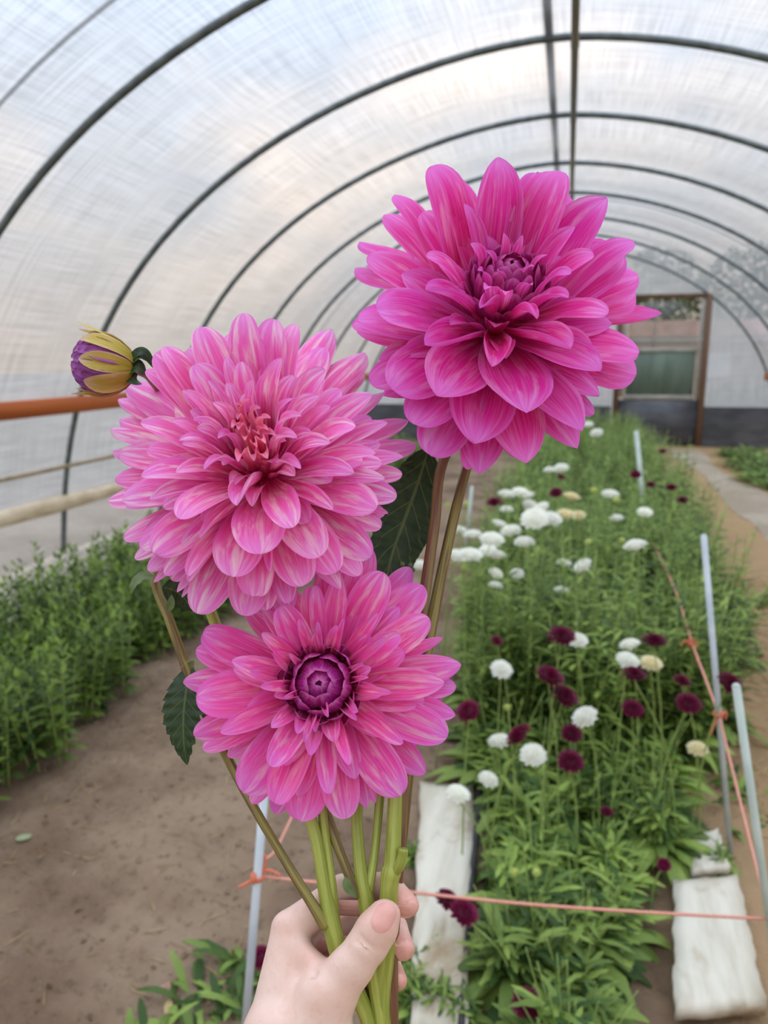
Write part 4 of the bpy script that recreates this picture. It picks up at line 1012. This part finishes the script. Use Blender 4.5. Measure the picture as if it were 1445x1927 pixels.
for Q, sc, Ls in ((QA, 4.817, P2A), (QB, 4.661, P2B), (QD, 4.661, P2D), (QC, 4.817, P2C)):
    for X, Y, w, dz, s in Ls: f2.put(*Q(X, Y), w/sc, dz, **opts(s))
f2.fill(22, .55, .86, 52, -.24); f2.fill(20, .78, .93, 52, -.42); f2.fill(20, .28, .55, 40, -.08, shape='narrow')
f2.low = .5
f2.bud(20, f2.R*.12, f2.R*.36, M['b2'], lo=.25, wk=.8, opening=.25)
for u, v, w, s in [(455, 765, 16, 'r'), (470, 752, 17, 'r'), (492, 770, 18, 'c'), (510, 790, 20, 'c'), (447, 790, 17, 'r'), (450, 812, 20, 'c'), (470, 815, 18, 'r'), (488, 818, 18, 'r'), (505, 812, 18, 'c'), (462, 832, 22, 'c'), (484, 842, 24, 'r'), (500, 838, 20, 'c'), (520, 822, 22, 'c'), (436, 808, 20, 'c'), (478, 868, 36, 'r'), (450, 872, 26, 'c'), (505, 868, 34, 'c')]:
    f2.put(u, v, w, .14, mat=M['b2'], name='floret', **opts(s))

# ---- third dahlia: rose pink with a violet closed centre, lowest
QE = lambda X, Y: (340+X/5.352, 1100+Y/5.352)
QF = lambda X, Y: (600+X/5.161, 1040+Y/5.161)
QG = lambda X, Y: (350+X/5.352, 1290+Y/5.352)
QH = lambda X, Y: (590+X/5.161, 1270+Y/5.161)
d3_ = tag(empty('dahlia', pt(685, 1720, HD)), 'rose pink dahlia with long petals round a closed violet centre, lowest of the bunch', 'flower', 'pink dahlias in the hand')
f3 = Flower(d3_, (608, 1290), .448, 262, .42, (.0, .26), None, M['f3'], 2.2, ring=.20, wide=1.25)
P3E = [(225, 490, 340, -.10, 'f'), (153, 660, 235, -.16, ''), (310, 635, 160, -.26, ''), (28, 977, 265, -.24, 'n'), (157, 1145, 375, -.04, ''), (515, 765, 200, .08, 'n'), (814, 490, 200, .10, 'c'), (803, 1022, 160, .10, 'c'), (1038, 1140, 130, .14, 'r'), (1195, 345, 140, .12, 'c'), (1000, 215, 260, -.02, ''), (832, 250, 130, -.16, ''),
 (1092, 690, 95, .10, 'c'), (1380, 372, 110, .14, 'c'), (1290, 20, 190, -.04, ''), (1360, 10, 140, .02, ''), (1100, 30, 160, -.14, '')]
P3F = [(500, -40, 230, -.22, ''), (622, 190, 305, -.02, ''), (895, 150, 225, -.24, ''), (1010, 315, 305, -.08, ''), (1075, 640, 260, -.04, ''), (1202, 828, 115, -.26, 'n'), (1382, 1090, 260, -.12, 'n'), (1217, 1264, 260, .0, 'n'), (1332, 1300, 205, -.24, ''), (576, 588, 170, .10, 'c'), (652, 822, 170, .12, 'c'), (792, 798, 220, .06, 'f'), (710, 1352, 125, .12, 'c'),
 (200, 200, 190, .02, 'n'), (240, 640, 120, .14, 'r'), (432, 1080, 100, .14, 'r'), (482, 1210, 105, .16, 'r'), (330, 60, 200, -.14, ''), (60, 60, 180, -.10, '')]
P3G = [(74, 500, 240, -.20, ''), (345, 472, 200, -.02, 'n'), (168, 640, 205, -.24, ''), (572, 1080, 385, -.06, ''), (660, 1190, 190, -.26, ''), (850, 812, 265, .08, 'f'), (900, 1192, 335, -.04, 'f'), (1162, 1370, 385, -.12, ''), (900, 1292, 225, -.24, ''), (1198, 580, 170, .16, 'r')]
P3H = [(152, 1155, 190, .02, 'f'), (310, 1397, 315, -.14, ''), (520, 1290, 185, -.24, 'n'), (600, 1242, 150, -.26, 'n'), (345, 882, 185, .10, 'c'), (852, 1172, 335, -.02, ''), (1082, 960, 265, -.22, 'n'), (880, 662, 225, .08, 'c'), (1302, 592, 305, -.04, ''), (1376, 390, 225, -.20, 'n'), (420, 442, 150, .16, 'r'), (142, 412, 130, .16, 'r'), (20, 560, 110, .12, 'c')]
for Q, sc, Ls in ((QE, 5.352, P3E), (QF, 5.161, P3F), (QG, 5.352, P3G), (QH, 5.161, P3H)):
    for X, Y, w, dz, s in Ls: f3.put(*Q(X, Y), w/sc, dz, **opts(s))
f3.fill(16, .55, .86, 58, -.22, shape='narrow'); f3.fill(14, .78, .93, 56, -.38, shape='narrow'); f3.fill(14, .30, .5, 36, -.02, shape='narrow')
f3.bud(44, f3.R*.24, f3.R*.18, M['b3'], lo=.07, wk=.95)

# sepals behind each head
def sepals(f, n, L_, w, mat='leaf_pale'):
    e1 = nrm(np.cross(f.n, UP+.01*RT)); e2 = np.cross(f.n, e1)
    for i in range(n):
        a = 6.283*i/n; rad = e1*math.cos(a)+e2*math.sin(a)
        b = f.C-f.n*f.R*.30+rad*.008
        leaf_part(f.root, [b, b+rad*L_*.5-f.n*L_*.25, b+rad*L_*.9-f.n*L_*.62], w, mat, f.n, 'sepal', 1, 0, .1, 0, False)
for f in (f1, f2, f3): sepals(f, 6, .035, .014)

# stems of the three heads
def behind(f, k): q = f.C-f.n*f.R*k; return q
def px(P): d = P-CAM; z = np.dot(d, FW); return (722.5+F*np.dot(d, RT)/z, 963.5-F*np.dot(d, UP)/z, z)
a1 = px(behind(f1, .25)); a1b = px(behind(f1, .55))
stem_part(d1, [(a1[0], a1[1], a1[2], .006), (a1b[0]-6, a1b[1]+30, a1b[2]+.005, .0042), (834, 868, .520, .0036), (818, 985, .505, .0037), (800, 1110, .495, .0039), (775, 1290, .478, .0044), (757, 1470, .462, .0048), (752, 1590, .453, .0040), (744, 1690, .450, .0040), (736, 1790, .446, .0044), (736, 1890, .444, .0044), (738, 1990, .442, .0044)], 'stem_brown')
stem_part(d1, [(905, 800, .535, .0032), (876, 888, .528, .0035), (848, 1000, .512, .0037), (816, 1155, .498, .0040), (783, 1330, .478, .0044), (763, 1480, .463, .0046), (750, 1600, .453, .0046), (744, 1640, .449, .0046)], 'stem_olive', 'side_stem')
a2 = px(behind(f2, .25)); a2b = px(behind(f2, .6))
stem_part(d2, [(a2[0], a2[1], a2[2], .006), (a2b[0], a2b[1]+20, a2b[2]+.004, .0042), (385, 1110, .500, .0036), (398, 1155, .495, .0037), (450, 1280, .482, .0042), (540, 1430, .462, .0048), (590, 1560, .448, .0038), (612, 1680, .441, .0042), (625, 1745, .438, .0053), (640, 1800, .438, .0056), (662, 1850, .441, .0054), (690, 1910, .441, .0050), (712, 1990, .44, .005)], 'stem')
stem_part(d2, [(604, 1500, .456, .0028), (612, 1580, .449, .0031), (622, 1660, .444, .0034), (630, 1740, .442, .0036), (640, 1800, .441, .0036)], 'stem', 'side_stem')
a3 = px(behind(f3, .25)); a3b = px(behind(f3, .5))
stem_part(d3_, [(a3[0], a3[1], a3[2], .006), (a3b[0]+20, a3b[1]+40, a3b[2], .0044), (668, 1480, .468, .0040), (672, 1560, .455, .0036), (680, 1650, .444, .0042), (688, 1690, .442, .0048), (694, 1740, .442, .0047), (702, 1800, .443, .0058), (715, 1890, .442, .0056), (728, 1990, .44, .0055)], 'stem')
stem_part(d3_, [(600, 1490, .462, .0030), (618, 1545, .456, .0034), (640, 1605, .448, .0029), (660, 1655, .443, .0029), (678, 1685, .442, .0030)], 'stem_olive', 'side_stem')
stem_part(d3_, [(716, 1480, .462, .0030), (711, 1545, .456, .0027), (704, 1610, .449, .0027), (697, 1655, .444, .0029), (690, 1690, .443, .0031)], 'stem', 'side_stem')
leaf_part(d3_, [pt(650, 1650, .437), pt(655, 1668, .435), pt(672, 1690, .435)], .006, 'leaf_pale', -FW, 'stipule', 1, 0, .3, 0, False)
# thick green stem with a cut side shoot (carries the magenta head's side stem)
stem_part(d1, [(744, 1480, .452, .0042), (741, 1560, .445, .0046), (738, 1622, .441, .0050), (736, 1640, .440, .0060), (733, 1658, .440, .0056), (730, 1710, .440, .0054), (726, 1790, .441, .0054), (718, 1880, .442, .0054), (724, 1990, .44, .0054)], 'stem', 'main_stem')
stem_part(d1, [(744, 1640, .438, .0030), (752, 1628, .436, .0032), (757, 1612, .436, .0030), (759, 1598, .436, .0029)], 'stem', 'cut_shoot')
stem_part(d2, [(668, 1840, .447, .004), (690, 1890, .446, .0042), (708, 1960, .444, .0042)], 'stem_brown', 'side_stem')

# leaves
leaf_part(d1, [pt(806, 846, .534), pt(786, 910, .527), pt(760, 980, .522), pt(737, 1045, .517), pt(724, 1110, .512), pt(714, 1170, .508)], .048, 'leaf', nrm(-FW+.35*RT), 'leaf', 22, .07, .1)
mb = MB()
for u, v in [(757, 1062), (772, 1064), (776, 1072), (765, 1075)]:
    q = pt(u, v, .505)-np.array(d1.location); V, Fc, UV = tube_geo(np.array([q-UP*.002, q-UP*.0008, q+UP*.001, q+UP*.002]), np.array([.0006, .0019, .0016, .0003]), 8); mb.add(V, Fc, UV)
mb.build('bract', M['leaf_pale'], d1)

# ---- the opening bud at the left, on its own side branch
db = tag(empty('dahlia_bud', pt(612, 1740, .437)), 'half open yellow green dahlia bud with lilac petals at the far left of the bunch', 'flower')
BD = .470
bc = pt(196, 686, BD); bax = nrm(-RT*.97+UP*.10-FW*.22)            # the bud opens towards the left
bo = np.array(db.location); br = 56*BD/F
e1 = nrm(np.cross(bax, UP)); e2 = np.cross(bax, e1)
def budpetal(th0, th1, a, w, rr, mat, k=-.8, out=0.0, name='petal'):
    rad = e1*math.cos(a)+e2*math.sin(a)
    sp = lambda q, R_: bc-bo+(bax*math.cos(q)*1.10+rad*math.sin(q))*R_
    P3 = sp(th1, rr*1.05)+rad*br*out+bax*br*abs(out)*.3
    V, Fc, UV = petal_geo(sp(th0, rr*.9), sp(th0*.68+th1*.32, rr*1.14), sp(th0*.25+th1*.75, rr*1.12), P3, bax, rad, w, .3, k, 'point', random.uniform(-.15, .15), .02, -.05, 10, 7)
    obj(name, mesh_from(name, V, Fc, M[mat], UV), db)
for i in range(15): budpetal(2.7, .95+.15*random.random(), i*6.283/15, br*.60, br*.95, 'bud_lilac')
for i in range(34):
    fr = (i+.5)/34; budpetal(1.7, .15+.85*fr, i*2.4, br*(.22+.2*fr), br*(.90+.04*fr), 'bud_lilac', name='floret')
for i in range(9): budpetal(2.9, .92+.34*random.random(), i*6.283/9+.25+.2*random.random(), br*(.55+.22*random.random()), br*(1.04+.03*(i % 2)), 'bud_green', -.5)
for a, o_ in ((1.62, .35), (4.75, .30), (4.4, .55), (1.3, .12)): budpetal(2.7, .80, a, br*.40, br*1.04, 'bud_green', .8, o_)
th = np.linspace(0, math.pi, 11)
V, Fc, _ = tube_geo(np.array([bc-bo-bax*br*.94*math.cos(a) for a in th]), np.array([br*.86*math.sin(a)+1e-4 for a in th]), 16); obj('core', mesh_from('core', V, Fc, M['bud_green']), db)
for (u0, v0, u1, v1, u2, v2, w) in [(238, 690, 262, 668, 290, 684, .0085), (236, 700, 258, 690, 276, 706, .012), (236, 706, 252, 714, 268, 724, .009), (238, 684, 268, 662, 296, 700, .007)]:
    leaf_part(db, [pt(u0, v0, BD), pt(u1, v1, BD-.003), pt(u2, v2, BD+.004)], w, 'leaf', nrm(-FW+UP*.5), 'sepal', 1, 0, .2, 0, False)
stem_part(db, [(236, 694, BD, .0028), (258, 698, BD+.016, .0026), (285, 716, BD+.055, .0027), (315, 780, BD+.085, .0028), (312, 960, BD+.075, .0031), (291, 1080, .515, .0033), (318, 1165, .498, .0032), (345, 1240, .492, .0034), (352, 1255, .491, .0042), (372, 1310, .486, .0032), (430, 1430, .472, .0030), (478, 1520, .458, .0028), (540, 1625, .446, .0028), (590, 1705, .438, .0032), (614, 1742, .437, .0042)], 'stem_olive')
leaf_part(db, [pt(356, 1256, .489), pt(350, 1300, .482), pt(345, 1350, .478), pt(346, 1400, .476), pt(352, 1440, .476)], .034, 'leaf', nrm(-FW-.25*RT), 'leaf', 9, .26, .12)
leaf_part(db, [pt(290, 1085, .503), pt(268, 1086, .500), pt(252, 1100, .499), pt(246, 1118, .500)], .012, 'leaf_pale', nrm(UP-FW*.6), 'leaf', 4, .1, .15)
leaf_part(db, [pt(305, 1105, .502), pt(330, 1112, .505), pt(348, 1128, .508), pt(362, 1150, .51)], .022, 'leaf', nrm(-FW+.3*UP), 'leaf', 5, .12, .1)
leaf_part(db, [pt(316, 1150, .496), pt(322, 1135, .495), pt(323, 1118, .495)], .006, 'leaf_pale', -FW, 'stipule', 1, 0, .2, 0, False)
leaf_part(db, [pt(352, 1258, .489), pt(360, 1250, .488), pt(365, 1243, .488)], .005, 'leaf_pale', -FW, 'stipule', 1, 0, .2, 0, False)

# ------------------------------------------------------------------ the hand that holds the bunch
# modelled as one smooth body: tapered limbs blended together, then meshed. Units: 1 = HD/F metres; x right, y down, z away
U_ = HD/F
def cone_sdf(P, a, b, ra, rb):
    a, b = np.array(a, float), np.array(b, float); ab = b-a; t = np.clip(((P-a)@ab)/(ab@ab), 0, 1)
    return np.linalg.norm(P-a-t[..., None]*ab, axis=-1)-(ra+(rb-ra)*t)
def smin(a, b, k):
    h = np.clip(.5+.5*(b-a)/k, 0, 1); return b*(1-h)+a*h-k*h*(1-h)
def chain(P, pts, k=5.0):
    d = None
    for (p, q) in zip(pts[:-1], pts[1:]):
        c = cone_sdf(P, p[:3], q[:3], p[3], q[3]); d = c if d is None else smin(d, c, k)
    return d
FING = [
    [(548, 1748, 44, 37), (645, 1676, 74, 31), (728, 1668, 52, 28), (764, 1704, 16, 25)],
    [(556, 1796, 84, 37), (662, 1742, 112, 30), (738, 1746, 74, 28), (757, 1786, 24, 24)],
    [(572, 1846, 108, 34), (666, 1806, 130, 28), (728, 1812, 88, 25), (746, 1846, 36, 21)],
    [(590, 1890, 116, 30), (664, 1868, 134, 24), (712, 1876, 104, 21), (726, 1900, 62, 17)],
]
THUMB = [(560, 1985, 4, 66), (612, 1880, -14, 56), (660, 1820, -32, 41), (691, 1779, -44, 37.5), (709, 1748, -49, 37.5), (723, 1722, -50, 31)]
def hand_sdf(P):
    palm = None
    for f_, wp, wr in zip(FING, [(520, 1950, 22), (556, 1960, 44), (596, 1965, 56), (626, 1965, 58)], (58, 56, 54, 46)):
        m = cone_sdf(P, f_[0][:3], wp, f_[0][3], wr); palm = m if palm is None else smin(palm, m, 20)
    palm = smin(palm, chain(P, [(520, 1950, 10, 62), (500, 2110, -40, 70), (480, 2330, -130, 84)], 25), 25)
    palm = smin(palm, chain(P, [(612, 1960, 12, 62), (606, 2110, -36, 70), (600, 2330, -126, 84)], 25), 25)
    palm = smin(palm, chain(P, THUMB, 14), 22)
    palm = smin(palm, cone_sdf(P, (560, 1786, 22), (616, 1848, 0), 24, 34), 18)          # web of the thumb
    groove = cone_sdf(P, (566, 1762, -14), (592, 1836, -44), 2, 7)
    palm = -smin(-palm, groove, 9)
    for q in [((668, 1752, -80), (712, 1796, -84), 4.0), ((664, 1764, -78), (708, 1806, -80), 2.5)]:  # creases over the thumb joint
        palm = -smin(-palm, cone_sdf(P, q[0], q[1], q[2], q[2]), 5)
    d = palm
    fs = None
    for f_ in FING:
        c = chain(P, f_, 7); fs = c if fs is None else smin(fs, c, 3.0)
    return smin(d, fs, 7)
def surface_nets(lo, hi, h):
    X, Y, Z = [np.arange(lo[i], hi[i]+h, h) for i in range(3)]
    G = np.stack(np.meshgrid(X, Y, Z, indexing='ij'), -1); D = np.empty(G.shape[:3])
    for i in range(len(X)): D[i] = hand_sdf(G[i])
    s = D < 0; c = np.zeros(np.array(D.shape)-1, int)
    sub = lambda A, i, j, k: A[i:A.shape[0]-1+i, j:A.shape[1]-1+j, k:A.shape[2]-1+k]
    for i in (0, 1):
        for j in (0, 1):
            for k in (0, 1): c += sub(s, i, j, k)
    act = (c > 0) & (c < 8); idx = -np.ones(c.shape, int); idx[act] = np.arange(act.sum())
    acc = np.zeros(c.shape+(3,)); cnt = np.zeros(c.shape)
    cor = [(i, j, k) for i in (0, 1) for j in (0, 1) for k in (0, 1)]
    for a in range(8):
        for b in range(a+1, 8):
            if sum(abs(np.array(cor[a])-np.array(cor[b]))) != 1: continue
            da, db_ = sub(D, *cor[a]), sub(D, *cor[b]); m = ((da < 0) != (db_ < 0)); t = np.where(m, da/(da-db_+1e-12), 0)
            q = np.array(cor[a])+t[..., None]*(np.array(cor[b])-np.array(cor[a])); acc += np.where(m[..., None], q, 0); cnt += m
    V = (acc/np.maximum(cnt, 1)[..., None]+np.stack(np.meshgrid(*[np.arange(n) for n in c.shape], indexing='ij'), -1))[act]*h+np.array(lo)
    Q = []
    for ax in range(3):
        o1, o2 = [i for i in range(3) if i != ax]
        sl = [slice(None)]*3; sl[ax] = slice(0, -1); s0 = s[tuple(sl)]; sl[ax] = slice(1, None); s1 = s[tuple(sl)]
        ch = np.argwhere(s0 != s1)
        for e_ in ch:
            if e_[o1] == 0 or e_[o2] == 0 or e_[o1] >= c.shape[o1] or e_[o2] >= c.shape[o2]: continue
            q = []
            for da, db_ in ((-1, -1), (0, -1), (0, 0), (-1, 0)):
                v_ = e_.copy(); v_[o1] += da; v_[o2] += db_; q.append(idx[tuple(v_)])
            if min(q) < 0: continue
            flip = s0[tuple(e_)] ^ (ax == 1)
            Q.append(q if flip else q[::-1])
    return V, Q
def hpos(V): V = np.asarray(V); return np.array([CAM+(FW+RT*((a-722.5)/F)-UP*((b-963.5)/F))*HD + (FW+RT*((a-722.5)/F)-UP*((b-963.5)/F))*c*U_ for a, b, c in V])
HV, HQ = surface_nets((380, 1600, -240), (800, 2330, 200), 4.0)
per = tag(empty('person', tuple(pt(600, 1850, HD))), 'pale bare left hand and wrist gripping the stems of the pink dahlias', 'person')
ho = np.array(per.location)
me = mesh_from('hand', hpos(HV)-ho, HQ, M['skin'])
fl = np.zeros(len(HV))
for q, r_, s_ in [(FING[0][3], 34, .9), (FING[1][3], 34, .9), (FING[2][3], 34, .9), (FING[0][2], 40, .5), (FING[1][2], 40, .5), (FING[2][2], 36, .5), (THUMB[5], 44, .40), (THUMB[3], 30, .15), ((590, 1800, -10), 30, .25), (FING[0][0], 40, .2)]:
    fl = np.maximum(fl, s_*np.exp(-(np.linalg.norm(HV-np.array(q[:3]), axis=1)/r_)**2*.8))
at_ = me.attributes.new('flush', 'FLOAT', 'POINT'); at_.data.foreach_set('value', fl.astype(np.float32))
hand = obj('hand', me, per)
sm = hand.modifiers.new('smooth', 'CORRECTIVE_SMOOTH'); sm.iterations = 4; sm.use_only_smooth = True; sm.factor = .5
ss = hand.modifiers.new('subsurf', 'SUBSURF'); ss.levels = 1; ss.render_levels = 1
def nail(c, d, along, la, wa, name='fingernail'):
    """a nail plate lying on the finger: c start point, d direction towards the finger, along the finger's length"""
    d = nrm(d); along = nrm(np.array(along)-d*np.dot(along, d)); side = np.cross(d, along); V, UV = [], []
    for i in range(9):
        for j in range(9):
            t, s = i/8*2-1, j/8*2-1
            rr = (1-abs(t)**3*.0); w = wa*(1-.10*(t < 0)*t*t)*(1-.0*t)
            k_ = math.sqrt(max(0, 1-abs(t)**4*.55)); P = np.array(c)+along*la*t*(1-.16*s*s*(1 if t > 0 else .9))+side*w*s*k_
            q = P.astype(float); 
            for _ in range(60):
                dist = float(hand_sdf(q[None])[0])
                if dist < .4: break
                q = q+d*dist*.8
            edge = max(abs(s), abs(t))
            V.append(q-d*(1.9-1.6*edge**4+ (1.2 if t > .8 else 0))); UV.append((s*.5+.5, t*.5+.5))
    Fc = [(i*9+j, i*9+j+1, (i+1)*9+j+1, (i+1)*9+j) for i in range(8) for j in range(8)]
    return obj(name, mesh_from(name, hpos(V)-ho, Fc, M['nail'], UV), per)
nail((722, 1727, -150), (.0, .0, 1), (30, -66, 0), 30, 21)
nail((842, 1716, -30), (-.93, -.05, .35), (.15, .75, -.6), 20, 15)
nail((836, 1790, -30), (-.90, -.05, .40), (.1, .8, -.6), 20, 15)
nail((822, 1850, -20), (-.90, -.05, .40), (.1, .8, -.6), 17, 13)
